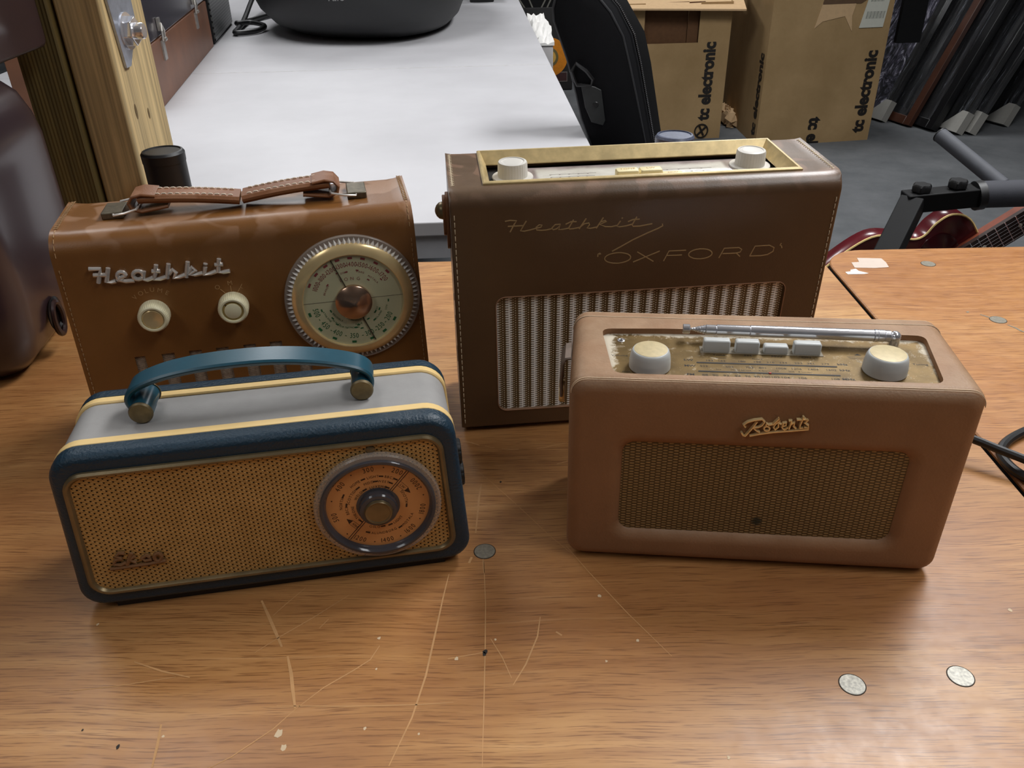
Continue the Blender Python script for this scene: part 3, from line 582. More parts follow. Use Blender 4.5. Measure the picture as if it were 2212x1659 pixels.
for x, y in ((52.3, 56.5), (246.8, 58.5)):
    mb = MB(); N = 96
    mb.lathe([(16.2,0),(16.5,.4),(16.2,1.3),(12.0,1.6)], (x, y, Ht-10.4), n=60)
    mb.lathe([(12.0,1.4),(12.0,2.2),(11.7,12.0),(11.1,13.2),(9.3,13.6),(9.0,13.1),(8.7,13.0)], (x, y, Ht-10.4), n=N, cap0=False, mod=lambda k, r, h: (.965 if k % 3 == 0 and 2 < h < 12.5 else 1))
    mb.ball((x, y, Ht+2.4), 8.4, 24, s=(1,1,.09))
    mm('dial_knob', mb, M_WHITEP, O)
mbt = MB()
for x0, x1, z1 in ((129.0, 146.6, 216.2), (147.4, 164.8, 216.2), (166, 182, 211.8)):
    mb = MB(); mb.loft([[(a, b, z) for a, b in rr(x0+e, x1-e, 21.2+e, 31.0-e, 1.5, 3)] for e, z in ((0, Ht-12), (0, z1-1.6), (.6, z1-.4), (1.6, z1))])
    mm('push_button', mb, plain('cream_button', (240, 226, 178), .35, var=.03), O)
for s_, x, z in (('TONE', 137.8, 216.3), ('LW', 156.1, 216.3), ('MW', 174, 211.9)): text(mbt, s_, 2.6, TOPM(z) @ Matrix.Translation((x, 26.3, 0)), sx=1.2)
mm('button_lettering', mbt, M_GILTF, O, smooth=0)
mb = MB(); strokes(mb, 'gold', .02, .58, n=6, flat=(.5, 1)); strokes(mb, 'oxf', .02, .52, n=6, flat=(.5, 1)); mm('gilt_lettering', mb, M_GILT, O)
for x, s1 in ((3.0, 1), (296.5, -1)):
    mb = MB()
    stitch_line(mb, (x, -.05, 5), (x, -.05, 199), 5.5, 3.9, .36, (0, -.35, 0))
    stitch_line(mb, (x, 15, Ht+.5), (x, 88, Ht+.5), 3.4, 2.6, .33, (0, 0, .3))
    for k in range(20): mb.tube([(x-1.4, 14+k*3.7, Ht+.6), (x+1.6, 15.7+k*3.7, Ht+.6)], .28, n=5)
    mb.tube([(x-1.5,2.2,206),(x+1.6,2.6,206.8)], .4, n=5)
    mm('stitching', mb, M_STITCH, O)
# leather tab and stud that hold the handle, both ends
for sx_, x in ((-1, 0.0), (1, Wd)):
    mb = MB(); poly = [(45+14*math.cos(a), 183+14*math.sin(a)) for a in [PI*k/12 for k in range(13)]] + [(45-13*math.cos(a), 160-9*math.sin(a)) for a in [PI*k/8 for k in range(9)]]
    mb.prism([(a, b) for a, b in poly], x, x+sx_*2.6, ax='x')
    mb.prism([(45+(a-45)*.8, 180+(b-176)*.7) for a, b in poly], x+sx_*2.5, x+sx_*5, ax='x')
    tb = mm('handle_tab', mb, M_HANDLE, O, bevel=.0005)
    mb = MB(); mb.lathe([(7.0,0),(7.0,.8*sx_),(6.3,3.0*sx_),(4.4,5.0*sx_),(2,6.1*sx_),(.01,6.4*sx_)], (x+sx_*4.8, 45, 182.5), ax='x', n=28); mm('stud', mb, M_BRONZE, tb)
mb = MB()
for z, w in ((118, 5), (98, 5), (60, 14)): mb.prism(rr(-.3, .1, z, z+w, .1, 1), 14, 17, ax='y')
each('vent_slot', mb, M_DARK, O, scale=.001)
mb = MB()
for x, y in ((22, 14), (277, 14), (22, 74), (277, 74)): mb.lathe([(7, -4.6 - y*.0492), (7.4, 1)], (x, y, 0), n=20)
each('foot', mb, M_BLACK, O, scale=.001)

# ================================================================== small tan leather radio, left rear
FK = frame([-0.34015, 0.58088, 0.003],[0.979, 0.20388, 0.0],[-0.20388, 0.97899, 0.00214],[0.00044, -0.0021, 1.0])
Kr = empty('portable_radio', FK, 'tan leather radio with chrome script badge and ivory knobs, behind the blue and grey one', 'radio', 'old portable radios on the bench')
Wd, Dp, Ht = 269.8, 82.4, 191.0
def ktap(p):
    k = 4.7*(1-max(0, p[2])/Ht); return (p[0] + k*(2*p[0]/Wd-1), p[1], p[2])
mb = MB(); P = side_profile(Dp, Ht-.5, 17, 5)
xs = [0, .8, 2, 4.5, 8, 14, 25, 60, 135, 210, 245, 256, 262, 265.3, 267.8, 269, 269.8]
loops = []
for x in xs:
    e = max(0, 1-min(x, Wd-x)/16.0); l = []
    for p in P:
        up = (2.6*e*e if p[1] > Ht-9 else 0) * min(1, max(0, (p[0]-6)/40))
        l.append((x, p[0], p[1]+up))
    loops.append(l)
mb.loft(loops); mb.map(ktap)
case = mm('leather_case', mb, M_KIT, Kr)
SL = [(41.6, 4.0), (63.2, 4.9), (84.4, 4.9), (105.6, 4.9), (127.2, 4.9), (148.2, 4.9), (169.4, 4.9), (190.6, 4.9), (211.8, 4.9), (233, 4.9)]
cm = MB()
for x, h in SL:
    top = 86.5 if x < 155 else 66 if x < 175 else 52
    cm.prism([(x-h-(86-44)*.02, 40), (x+h, 40), (x+h, top), (x-h, top)], -5, 2.2)
    cm.prism([(x-h, 8), (x+h, 8), (x+h, 34), (x-h, 34)], -5, 2.2)
cut(case, cm)
mb = MB()
for x, h in SL:
    top = 86.5 if x < 155 else 66 if x < 175 else 52
    mb.box(x-h-.9, x+h+.1, 1.7, 2.3, 39.9, top+.1); mb.box(x-h-.1, x+h+.1, 1.7, 2.3, 7.9, 34.1)
each('speaker_cloth', mb, M_G_K, Kr, smooth=0, scale=.001)
for x, s1 in ((3.4, 1), (Wd-3.4, -1)):
    mb = MB()
    stitch_line(mb, ktap((x, -.05, 4)), ktap((x, -.05, 170)), 4.4, 2.9, .34, (0, -.32, 0))
    for i in range(5):
        a = PI/2*(i+.3)/5; a2 = a+.2
        mb.tube([(x, 17-17.3*math.cos(a), Ht-17.5+17.3*math.sin(a)), (x, 17-17.3*math.cos(a2), Ht-17.5+17.3*math.sin(a2))], .34, n=5)
    for k in range(17):
        h = Ht + .1 + 1.3*min(1, max(0, (12+k*4)/40)); y = 18+k*3.7
        mb.tube([(x-1.6, y, h), (x+1.6, y+2.6, h)], .3, n=5); mb.tube([(x+1.6, y, h), (x-1.6, y+2.6, h)], .3, n=5)
    mm('stitching', mb, M_STITCHD, Kr)
mb = MB(); strokes(mb, 'kit', -1.7, 1.7, n=8, flat=(1.1, 1)); mm('name_badge', mb, M_CAST, Kr, label='chrome script name badge')
# control lettering
mb = MB(); PF = front_at(-.2)
for s_, (x, z), a in (('V', (50.1,138.0), 38), ('O', (55.0,140.9), 24), ('L', (59.5,142.4), 10), ('U', (63.9,143.0), -6), ('M', (69.4,141.8), -20), ('E', (74.3,139.1), -32), ('O', (112,139.6), 32), ('M', (121.9,142.2), 2), ('L', (130.6,138.4), -32)):
    text(mb, s_, 3.6, PF @ Matrix.Translation((x, z, 0)) @ Matrix.Rotation(math.radians(a), 4, 'Z'))
for x0, z0, x1, z1 in ((113.8,137.6,117.5,133.2), (121.9,139.6,121.8,135.0), (128.7,137,126.0,133.0)): mb.tube([(x0,-.1,z0),(x1,-.1,z1)], .3, n=5)
by_x('stamped_lettering', mb, M_GILTF, Kr, [95], smooth=0)
for i, (x, z) in enumerate(((61.6, 122.9), (121.6, 122.9))):
    mb = MB(); N = 144
    mb.lathe([(11.6,0),(11.8,-1),(11.6,-9.5),(10.8,-11.6),(9.8,-12.3),(8.6,-12.2),(8.0,-10.8)], (x, 0, z), ax='y', n=N, mod=lambda k, r, h: (.962 if k % 3 == 0 and -10.6 < h < -.5 else 1))
    kb = mm('control_knob', mb, M_CREAMK, Kr)
    if i == 0:
        mb = MB(); mb.lathe([(7.7,-10.7),(7.7,-11.6),(7.1,-12.0),(3,-11.5),(.01,-11.3)], (x, 0, z), ax='y', n=40); mm('knob_cap', mb, M_GOLD, kb, label='mirror bright brass cap')
    else:
        mb = MB(); mb.lathe([(7.9,-10.7),(7.9,-11.2),(6.6,-11.2)], (x, 0, z), ax='y', n=40); mm('knob_ring', mb, plain('stained_ring', (176, 152, 92), .5), kb)
        mb = MB(); mb.lathe([(6.5,-10.9),(6.4,-11.8),(5.9,-12.1),(.01,-12.2)], (x, 0, z), ax='y', n=40); mm('knob_cap', mb, M_CREAMK, kb)
        mb = MB(); mb.lathe([(.55,-11.15),(.5,-11.3)], (x-4.6, 0, z+5.2), ax='y', n=10); mm('pinhole', mb, M_DARK, kb)
# the big tuning dial
cx, cz = 215.6, 118.4
DI = lambda prof, mod=None, n=96: MB().lathe(prof, (cx, 0, cz), ax='y', n=n, mod=mod)
mb = DI([(54.8,0),(54.8,-2.5),(54.2,-3.2),(50,-3.3)]); mm('dial_rim', mb, M_CLEAR, Kr, label='clear plastic dial rim')
N = 84
mb = MB(); pts = []
for k in range(N):
    a0 = 2*PI*k/N; a1 = 2*PI*(k+.5)/N; a2 = 2*PI*(k+1)/N
    q = lambda r, a, y: (cx+r*math.cos(a), y, cz+r*math.sin(a))
    mb.add([q(53.4, a1, -2.6), q(49.2, a0, -2.6), q(49.2, a2, -2.6), q(51.2, a1, -4.6), q(48.4, a1, -5.2)], [(0,1,3),(0,3,2),(1,4,3),(3,4,2)])
mm('dial_teeth', mb, M_RIB, Kr, smooth=0)
mb = DI([(49,-2.4),(48.8,-5.2),(47.8,-6.2),(44,-8.0),(40.9,-8.6),(40.2,-8.2),(40.0,-6.2)], n=120); mb.v = mb.v
mm('dial_bezel', mb, M_GOLD, Kr, label='mirror gold bezel')
mb = DI([(40.3,-6.0),(40.3,-6.4)], n=72); mm('dial_face', mb, M_FACE, Kr, smooth=0)
PL = front_at(-6.55)
mb = MB(); mb2 = MB()
reds = ['1000','1100','1200','1300','1400','1500','1600','1700']; ang = [150.5,134,118,102,86.5,71,54,36]
for s_, a in zip(reds, ang):
    arc_text(mb, s_, 3.9, cx, cz, 32.2, a, True, sx=.72, space=1.0, plane=PL)
    th = math.radians(a+2); M2 = PL @ Matrix.Translation((cx+37.3*math.cos(th), cz+37.3*math.sin(th), 0)) @ Matrix.Rotation(th-PI/2, 4, 'Z'); mb.add([(-1.8,-.9,0),(1.8,-.9,0),(1.8,.9,0),(-1.8,.9,0)], [(0,1,2,3)], M2)
for a in (142, 126, 110, 94.5, 79, 62.5, 45): arc_text(mb, '-', 3.9, cx, cz, 32.2, a, True, plane=PL)
for s_, a, r in (('BRASOV',150,24),('OSLO',101,26),('PARIS',72,26),('MOTALA',45,25)): arc_text(mb, s_, 1.5, cx, cz, r, a, True, plane=PL); 
for a, r in ((140,25),(112,27.5),(97,26),(78,27),(52,22),(35,29)):
    th = math.radians(a); M2 = PL @ Matrix.Translation((cx+r*math.cos(th), cz+r*math.sin(th), 0)) @ Matrix.Rotation(th-PI/2, 4, 'Z'); mb.add([(-1.1,-.5,0),(1.1,-.5,0),(1.1,.5,0),(-1.1,.5,0)], [(0,1,2,3)], M2)
for s_, x in (('L',207.6),('O',211.6),('N',216.4),('G',221.4)): text(mb, s_, 2.7, PL @ Matrix.Translation((x, 138.4-abs(x-215)*.1, 0)), bold=-.01)
mm('long_wave_print', mb, M_RED, Kr, smooth=0)
for s_, a in zip(['500','450','400','350','300','250','200'], [193,217,239,264.5,288,307,328]):
    arc_text(mb2, s_, 4.4, cx, cz, 31.5, a, False, sx=.72, space=1.0, plane=PL)
    th = math.radians(a); M2 = PL @ Matrix.Translation((cx+37.2*math.cos(th), cz+37.2*math.sin(th), 0)) @ Matrix.Rotation(th-PI/2, 4, 'Z'); mb2.add([(-1.8,-1,0),(1.8,-1,0),(1.8,1,0),(-1.8,1,0)], [(0,1,2,3)], M2)
for a in (205, 229, 252, 277, 298, 317.5): arc_text(mb2, '-', 4, cx, cz, 31.5, a, False, plane=PL)
for s_, a, r in (('ATHLONE',207,26),('BRUSSELS',222,20),('WALES',228,24),('NORTH',243,25),('LONDON',262,24),('HALE',275,21),('MIDLAND',320,24),('WEST',330,20),('LUX',342,27),('MEDIUM',270,17)): arc_text(mb2, s_, 1.5, cx, cz, r, a, False, plane=PL)
for a, r in ((192,27),(200,20.5),(216,23),(231,25),(268,24),(274,22),(279,25.5),(300,20),(309,24),(325,20),(335,22),(355,28)):
    th = math.radians(a); M2 = PL @ Matrix.Translation((cx+r*math.cos(th), cz+r*math.sin(th), 0)) @ Matrix.Rotation(th-PI/2, 4, 'Z'); mb2.add([(-1.2,-.55,0),(1.2,-.55,0),(1.2,.55,0),(-1.2,.55,0)], [(0,1,2,3)], M2)
mm('medium_wave_print', mb2, M_GREEN, Kr, smooth=0)
mb = MB(); mb.tube([(cx-40, -6.5, cz+1.5), (cx+40, -6.5, cz+1.5)], .14, n=4); th = math.radians(111); 
mb.tube([(cx+39.5*math.cos(th), -6.9, cz+39.5*math.sin(th)), (cx-39.5*math.cos(th), -6.9, cz-39.5*math.sin(th))], .48, n=5)
mm('dial_pointer', mb, plain('pointer_line', (70, 62, 46), .5), Kr)
mb = DI([(14.6,-6.4),(14.8,-10.2),(14.3,-10.8),(.01,-15.5)], n=64); mm('dial_hub', mb, plain('turned_copper_brass', (190, 156, 132), .2, .85, var=.1), Kr, label='turned metal cone hub')
# handle: brackets, wire loops, cracked double leather grip
for x0, x1, y0, y1 in ((33.5, 49.5, 32, 58), (221, 236.5, 32, 60)):
    mb = MB(); mb.box(x0, x1, y0, y1, Ht-.6, Ht+5.0); b_ = mm('handle_bracket', mb, M_STEEL, Kr, bevel=.0009)
for x0, x1 in ((43, 60), (228, 209)):
    y0, y1 = 30.5, 60.5
    mb = MB(); mb.tube([(x0, y0, Ht+4.2), (x0, y0-1, Ht+3.4), ((x0+x1)/2, y0-2, Ht+4.6), (x1, y0-1, Ht+6.5), (x1+ (1 if x1>x0 else -1), y0+2, Ht+7), (x1+(1 if x1>x0 else -1), y1-2, Ht+7.4), (x1, y1+1, Ht+6.8), (x0, y1+1, Ht+4.2), (x0, y1, Ht+3)], .95, n=8)
    mm('wire_loop', mb, M_CAST, Kr)
mb = MB()
def grip(a, b, flip):
    pts = []
    for i in range(13):
        k = i/12; x = a + (b-a)*k
        z = Ht + 12.5 - 6.0*k + 1.2*math.sin(PI*k)
        pts.append((x, 45 - 4*k*(1 if not flip else .6), z))
    mb.strap(pts, (0, 1, 0), 25, 6.2)
    # the loop where the leather folds round the wire
    x = a + (-1 if b > a else 1)*.5; s_ = 1 if b > a else -1
    lp = [(x + s_*14, 45, Ht+14.6), (x + s_*4, 45, Ht+16.4), (x - s_*3, 45, Ht+15), (x - s_*6.5, 45, Ht+10.5), (x - s_*5, 45, Ht+5.5), (x + s_*2, 45, Ht+3.2), (x + s_*12, 45, Ht+4.6), (x+s_*22, 45, Ht+6)]
    mb.strap(lp, (0, 1, 0), 26.5, 2.3)
grip(62, 137.4, False); grip(208, 139.6, True)
mm('leather_grip', mb, M_HANDLE, Kr, label='cracked tan leather carrying handle')
mb = MB()
for a, b in ((70, 134), (203, 142)):
    d = 1 if b > a else -1
    for off in (-7.5, 7.5):
        n = int(abs(b-a)/4.8)
        for i in range(n):
            k = i/n; x = a+(b-a)*k; z = Ht+12.5-6*((x-62)/75.4 if d > 0 else (208-x)/68.4)+1.2*math.sin(PI*((x-62)/75.4 if d > 0 else (208-x)/68.4)) + 3.3
            y = 45+off-4*((x-62)/75.4 if d > 0 else (208-x)*.6/68.4)
            mb.tube([(x, y, z-.3), (x+d*.9, y, z+.35), (x+d*2.7, y, z+.3), (x+d*3.6, y, z-.4)], .52, n=5)
mm('grip_stitching', mb, plain('white_thread', (236, 222, 200), .7), Kr)
mb = MB()
for x, y in ((18, 14), (252, 14), (18, 68), (252, 68)): mb.lathe([(6, -3.1), (6, 1)], (x, y, 0), n=16)
each('foot', mb, M_BLACK, Kr, scale=.001)

# ================================================================== blue and grey radio, front left
FE = frame([-0.27792, 0.39797, 0.006],[0.9863, 0.16498, 0.0],[-0.16494, 0.98608, -0.02117],[-0.00349, 0.02088, 0.99978])
E = empty('portable_radio', FE, 'blue and grey radio with cream bands and orange punched grille, front left of the bench', 'radio', 'old portable radios on the bench')
Wd, Dp, Ht = 243.1, 80.0, 116.2
def etap(p):
    k = 6.9*(1-max(-2, p[2])/Ht); return (p[0] + k*(2*p[0]/Wd-1), p[1], p[2])
def er(ins, y, r=17, bot=None): return ringy(ins, Wd-ins, ins, Ht-ins, [max(r-2-ins, 3), max(r-ins, 3), max(r-ins, 3), max(r-2-ins, 3)], y, 8)
mb = MB(); L = []
for i in range(9):
    a = PI/2*i/8; ins = -1.3+5.5*(1-math.cos(a)); L.append(er(ins, 7-7*math.sin(a)))
L = [er(3, 12.5), er(-1.3, 12.5)] + L + [ringy(7.5, 234.6, 10.5, 105.2, 12, .3, 8), ringy(9.5, 232.6, 12.5, 103.2, 11, 2.2, 8)]
mb.loft(L); mb.map(etap); mm('front_frame', mb, M_BLUE, E, label='dark blue leathercloth front frame')
mb = MB(); L = [er(3, 71), er(-1.7, 71)] + [er(-1.7+6*(1-math.cos(PI/2*i/6)), 78+6*math.sin(PI/2*i/6)) for i in range(7)]; mb.loft(L); mb.map(etap); mm('back_frame', mb, M_BLUE, E, label='dark blue leathercloth back')
for a, b in ((12.3, 19.8), (64, 71.2)):
    mb = MB(); mb.loft([er(2, a), er(-.6, a), er(-1.5, a+.7), er(-1.5, b-.7), er(-.6, b), er(2, b)]); mb.map(etap); mm('cream_band', mb, M_CREAMP, E, label='cream plastic band')
mb = MB(); mb.loft([er(.2, 18.0), er(.1, 40), er(.2, 66)]); mb.map(etap); mm('side_covering', mb, M_GREY, E, label='pale grey leathercloth sides and top')
mb = MB(); mb.loft([ringy(e, W2, f, g_, r, y, 8) for e, W2, f, g_, r, y in ((6.6,235.4,9.7,106.0,13,.4),(6.8,235.2,9.9,105.8,13,-1.2),(8.2,233.8,11.3,104.4,11.8,-2.4),(9.6,232.4,12.7,103.0,10.5,-2.2),(10.8,231.2,13.9,101.8,9.5,-.6),(10.9,231.1,14.0,101.7,9.5,.8))], cap0=False, cap1=False)
mb.map(etap); mm('grille_trim', mb, M_BRONZE, E, label='tarnished brass grille trim')
mb = MB(); mb.prism(rr(10.5, 231.5, 13.6, 102.1, 9.5, 8), -.2, .8); mb.map(etap); mm('speaker_grille', mb, M_G_E, E, smooth=0)
mb = MB(); strokes(mb, 'ekco', -1.2, 1.35, n=6, flat=(.8, 1)); mm('name_badge', mb, plain('brown_metal_badge', (134, 98, 66), .5, .2), E, label='small brown script name badge')
mb = MB(); mb.lathe([(3.0,-.2),(3.0,-1.0),(2.0,-1.7),(.01,-2.0)], (190.3, 0, 99.2), ax='y', n=20); mb.box(188.3, 192.3, -1.95, -1.6, 98.3, 98.9); mm('screw', mb, M_BRONZE, E)
cx, cz = 191.0, 56.4
DE = lambda prof, n=80, mod=None, cap0=True, cap1=True: MB().lathe(prof, (cx, 0, cz), ax='y', n=n, mod=mod, cap0=cap0, cap1=cap1)
mm('dial_flange', DE([(41.3,-1.0),(41.5,-1.6),(41.3,-4.2),(40.3,-5.2),(37.6,-5.2)], cap1=False, cap0=False), M_CLEAR, E, label='clear plastic dial flange')
mb = MB()
for k in range(110):
    a = 2*PI*k/110; mb.lathe([(.35,-3.2),(.35,-3.6)], (cx+39.2*math.cos(a), 0, cz+39.2*math.sin(a)), ax='y', n=6)
mm('flange_dimples', mb, plain('flange_dots', (110, 84, 62), .5), E, smooth=0)
mm('dial_ring', DE([(37.6,-1),(37.6,-6.0),(37.0,-7.0),(35.4,-7.2),(33.9,-5.6),(33.4,-3.0),(33.4,-2.0)]), M_SMOKE, E, label='smoky clear dial ring')
mm('dial_face', DE([(33.6,-2.0),(33.6,-2.6)], 64), M_ORANGE, E, smooth=0)
PE = front_at(-2.7); mb = MB()
for s_, a in (('300',97),('200',60),('400',141),('500',191)): arc_text(mb, s_, 3.6, cx, cz, 29.3, a, True, sx=.8, plane=PE)
for s_, a in (('1200',240.5),('1400',276.5),('1600',310.5),('1800',346),('2000',28)): arc_text(mb, s_, 3.6, cx, cz, 29.3, a, False, sx=.75, plane=PE)
def dash(a, r, w=1.5, h=.55):
    th = math.radians(a); mb.add([(-w,-h,0),(w,-h,0),(w,h,0),(-w,h,0)], [(0,1,2,3)], PE @ Matrix.Translation((cx+r*math.cos(th), cz+r*math.sin(th), 0)) @ Matrix.Rotation(th-PI/2, 4, 'Z'))
def dot(a, r):
    th = math.radians(a); M2 = PE @ Matrix.Translation((cx+r*math.cos(th), cz+r*math.sin(th), 0)); mb.add([(.5*math.cos(k*PI/4), .5*math.sin(k*PI/4), 0) for k in range(8)], [tuple(range(8))], M2)
for a in (78, 119, 165, 222, 260, 294, 330, 8): dot(a, 30.2)
for s_, a, r, out, d in (('LIGHT',93,23.3,True,80),('BBC3',66.5,23.3,True,56),('MIDD',103,19.4,True,90),('WEST',75,19.4,True,60),('LUXEMG',85,15.3,True,62),('HOME',124,23.3,True,109),
    ('WELSH',139,15.6,True,118),('SCOTTISH',150,19.5,True,126),('NORTH',168,24,True,153),('BBC3',184,20.5,True,171),('ATHLONE',196,16.6,True,222),
    ('OSLO',257,17.6,False,275),('KALUNDBORG',272,22.8,False,247),('LIGHT',311,18,False,291),('MOTALA',322,23.6,False,303),('ALLOUIS',15,18.5,False,-8)):
    arc_text(mb, s_, 1.9, cx, cz, r, a, out, sx=.9, plane=PE); dash(d, r)
for a, s_ in ((37.5, 'LW'), (219.5, 'MW')):
    th = math.radians(a); c_, n_ = Vector((math.cos(th), math.sin(th))), Vector((-math.sin(th), math.cos(th)))
    rot = Matrix.Rotation(th-PI/2, 4, 'Z'); o_ = PE @ Matrix.Translation((cx+21.5*c_.x, cz+21.5*c_.y, 0)) @ rot
    text(mb, s_, 1.9, o_)
    for x0, x1, y0, y1 in ((-4,3.4,1.7,1.9),(-4,3.4,-1.9,-1.7)): mb.add([(x0,y0,0),(x1,y0,0),(x1,y1,0),(x0,y1,0)], [(0,1,2,3)], o_)
    mb.add([(3.4,-1.9,0),(7.6,0,0),(3.4,1.9,0)], [(0,1,2)], o_)
th = math.radians(49)
for off in (-.75, .75):
    for s1 in (1, -1):
        n_ = Vector((-math.sin(th), math.cos(th)))*off
        mb.tube([(cx+s1*12*math.cos(th)+n_.x, -2.6, cz+s1*12*math.sin(th)+n_.y), (cx+s1*32.8*math.cos(th)+n_.x, -2.6, cz+s1*32.8*math.sin(th)+n_.y)], .28, n=4)
mm('printed_scale', mb, M_INKB, E, smooth=0)
mm('hub_collar', DE([(14.2,-2.4),(14.2,-3.0),(12.6,-3.2),(12.6,-7.5),(11.8,-8.6),(9.2,-9.0)], 48), M_SMOKE, E, label='smoky collar round the dial hub')
mm('hub_button', DE([(9.2,-4),(9.2,-10.2),(8.5,-11.3),(7.8,-11.2),(7.2,-10.8),(.01,-11.2)], 48), M_BRONZE, E, label='tarnished brass hub button')
# strap handle
mb = MB(); path = [(44.5,125.5),(43.2,130.5),(45.5,136),(52,140.2),(64,144.3),(78,147),(94,148.6),(112,149.2),(130,148.9),(148,147.2),(164,144.4),(178,140.8),(188,137),(193.6,132.5),(195.2,127.5),(194,122)]
S_ = []
for i in range(len(path)-1):
    for k in range(4):
        p0 = path[max(i-1,0)]; p1 = path[i]; p2 = path[i+1]; p3 = path[min(i+2,len(path)-1)]; u = k/4
        S_.append(tuple(.5*((2*p1[j])+(-p0[j]+p2[j])*u+(2*p0[j]-5*p1[j]+4*p2[j]-p3[j])*u*u+(-p0[j]+3*p1[j]-3*p2[j]+p3[j])*u**3) for j in (0,1)))
mb.strap([(a, 47, b) for a, b in S_], (0,1,0), 21, 3.4)
mb.strap([(a, 47, b-2.0) for a, b in S_[4:-4]], (0,1,0), 17, 2.2)
mm('strap_handle', mb, M_BLUEH, E, label='teal blue plastic strap handle')
for x, s1 in ((50.6, 1), (188.4, -1)):
    mb = MB(); mb.lathe([(6.8,34.2),(6.9,36),(6.9,58),(6.8,59.8)], (x, 0, Ht+7.4), ax='y', n=32); b_ = mm('handle_hinge', mb, M_BLUEH, E)
    for y0, y1, y2 in ((32.6, 33.6, 34.4), (61.4, 60.4, 59.6)):
        mb = MB(); mb.lathe([(.01,y0-.05*(1 if y0<40 else -1)),(6.6,y0),(7.5,y1),(7.5,y2)], (x, 0, Ht+7.4), ax='y', n=36); mm('hinge_cap', mb, M_BRASSD, b_, label='dull brass hinge cap')
    mb = MB(); mb.box(x-4, x+4, 38, 56, Ht-1, Ht+3); mm('hinge_mount', mb, M_BLUEH, E)
for z in (63, 44.5):
    mb = MB(); mb.lathe([(9,0),(9.4,1),(9.2,4.5),(8.4,5.2)], (etap((Wd,0,z))[0]-.5, 40, z), ax='x', n=48, mod=lambda k, r, h: (.95 if k % 4 == 0 and .5 < h < 5 else 1)); mm('side_knob', mb, M_BLACK, E)
mb = MB(); mb.box(12, 232, 5, 11, -5.9, .8); mb.box(12, 232, 64, 70, -4.5, .8); each('foot_rail', mb, M_BLACK, E, scale=.001)
# ================================================================== setting
t = NT('grey_carpet'); v = t.coord(); n1 = t.noise(v, 5, 5, .65); n2 = t.noise(v, 420, 3, .6)
t.set(Base_Color=t.mix(t.math('MULTIPLY', n2, .5), t.ramp(n1, (.3, lin((104, 107, 109))), (.7, lin((128, 130, 132)))), lin((76, 78, 82))), Roughness=.95, Normal=t.bump(n2, .5, .003), Specular_IOR_Level=.1)
mb = MB(); mb.box(-4.5, 6.5, -4, 10.2, -.1, 0); f = make('floor', mb, t.m, smooth=0); struct(f)
M_WALL = plain('painted_wall', (150, 150, 152), .9, var=.03, vs=3)
M_CEIL = plain('ceiling_paint', (205, 205, 205), .9, var=.02, vs=3)
for nm, b in (('wall_back', (-4.5, 6.5, 10.1, 10.2, 0, 2.7)), ('wall_left', (-4.6, -4.5, -4, 10.2, 0, 2.7)), ('wall_right', (6.5, 6.6, -4, 10.2, 0, 2.7)), ('wall_front', (-4.5, 6.5, -4.1, -4, 0, 2.7))):
    mb = MB(); mb.box(*b); struct(make(nm, mb, M_WALL, smooth=0))
mb = MB(); mb.box(-4.6, 6.6, -4.1, 10.2, 2.7, 2.8); struct(make('ceiling', mb, M_CEIL, smooth=0))

def TM(x=0, y=0, z=0, rz=0, rx=0, ry=0):
    return Matrix.Translation((x, y, z)) @ Matrix.Rotation(rz, 4, 'Z') @ Matrix.Rotation(ry, 4, 'Y') @ Matrix.Rotation(rx, 4, 'X')
def lamp(x, y, power, first=[None], sx=.6, sy=1.2, col=(.98, .99, 1.0), where=''):
    r = empty('ceiling_light', TM(x, y, 2.7), 'white ceiling light panel ' + where, 'ceiling light', 'ceiling light panels')
    mb = MB(); mb.loft([[(a, b, z) for a, b in rr(-sx/2-.03+e, sx/2+.03-e, -sy/2-.03+e, sy/2+.03-e, .01, 2)] for e, z in ((0, 0), (0, -.04), (.03, -.04), (.03, -.02))], cap0=False, cap1=True)
    make('light_housing', mb, plain('white_enamel', (225, 225, 225), .4, var=.02), r)
    l = bpy.data.lights.new('panel_lamp', 'AREA'); l.shape = 'RECTANGLE'; l.size = sx; l.size_y = sy; l.energy = power; l.color = col
    o = bpy.data.objects.new('panel_lamp', l); COL.objects.link(o); o.location = (x, y, 2.7-.045)
LAMPS = [(1.2, .0, 16, 'over the near side of the benches'), (1.1, 1.6, 50, 'over the gap behind the benches'), (-1.0, 2.0, 24, 'over the left of the white table'), (1.25, 4.8, 30, 'over the cardboard cartons'), (-1.2, 4.8, 26, 'over the far end of the white table'), (-1.2, -.9, 8, 'over the near left corner')]
for x, y, pw, w_ in LAMPS: lamp(x, y, pw*POWER, where=w_)

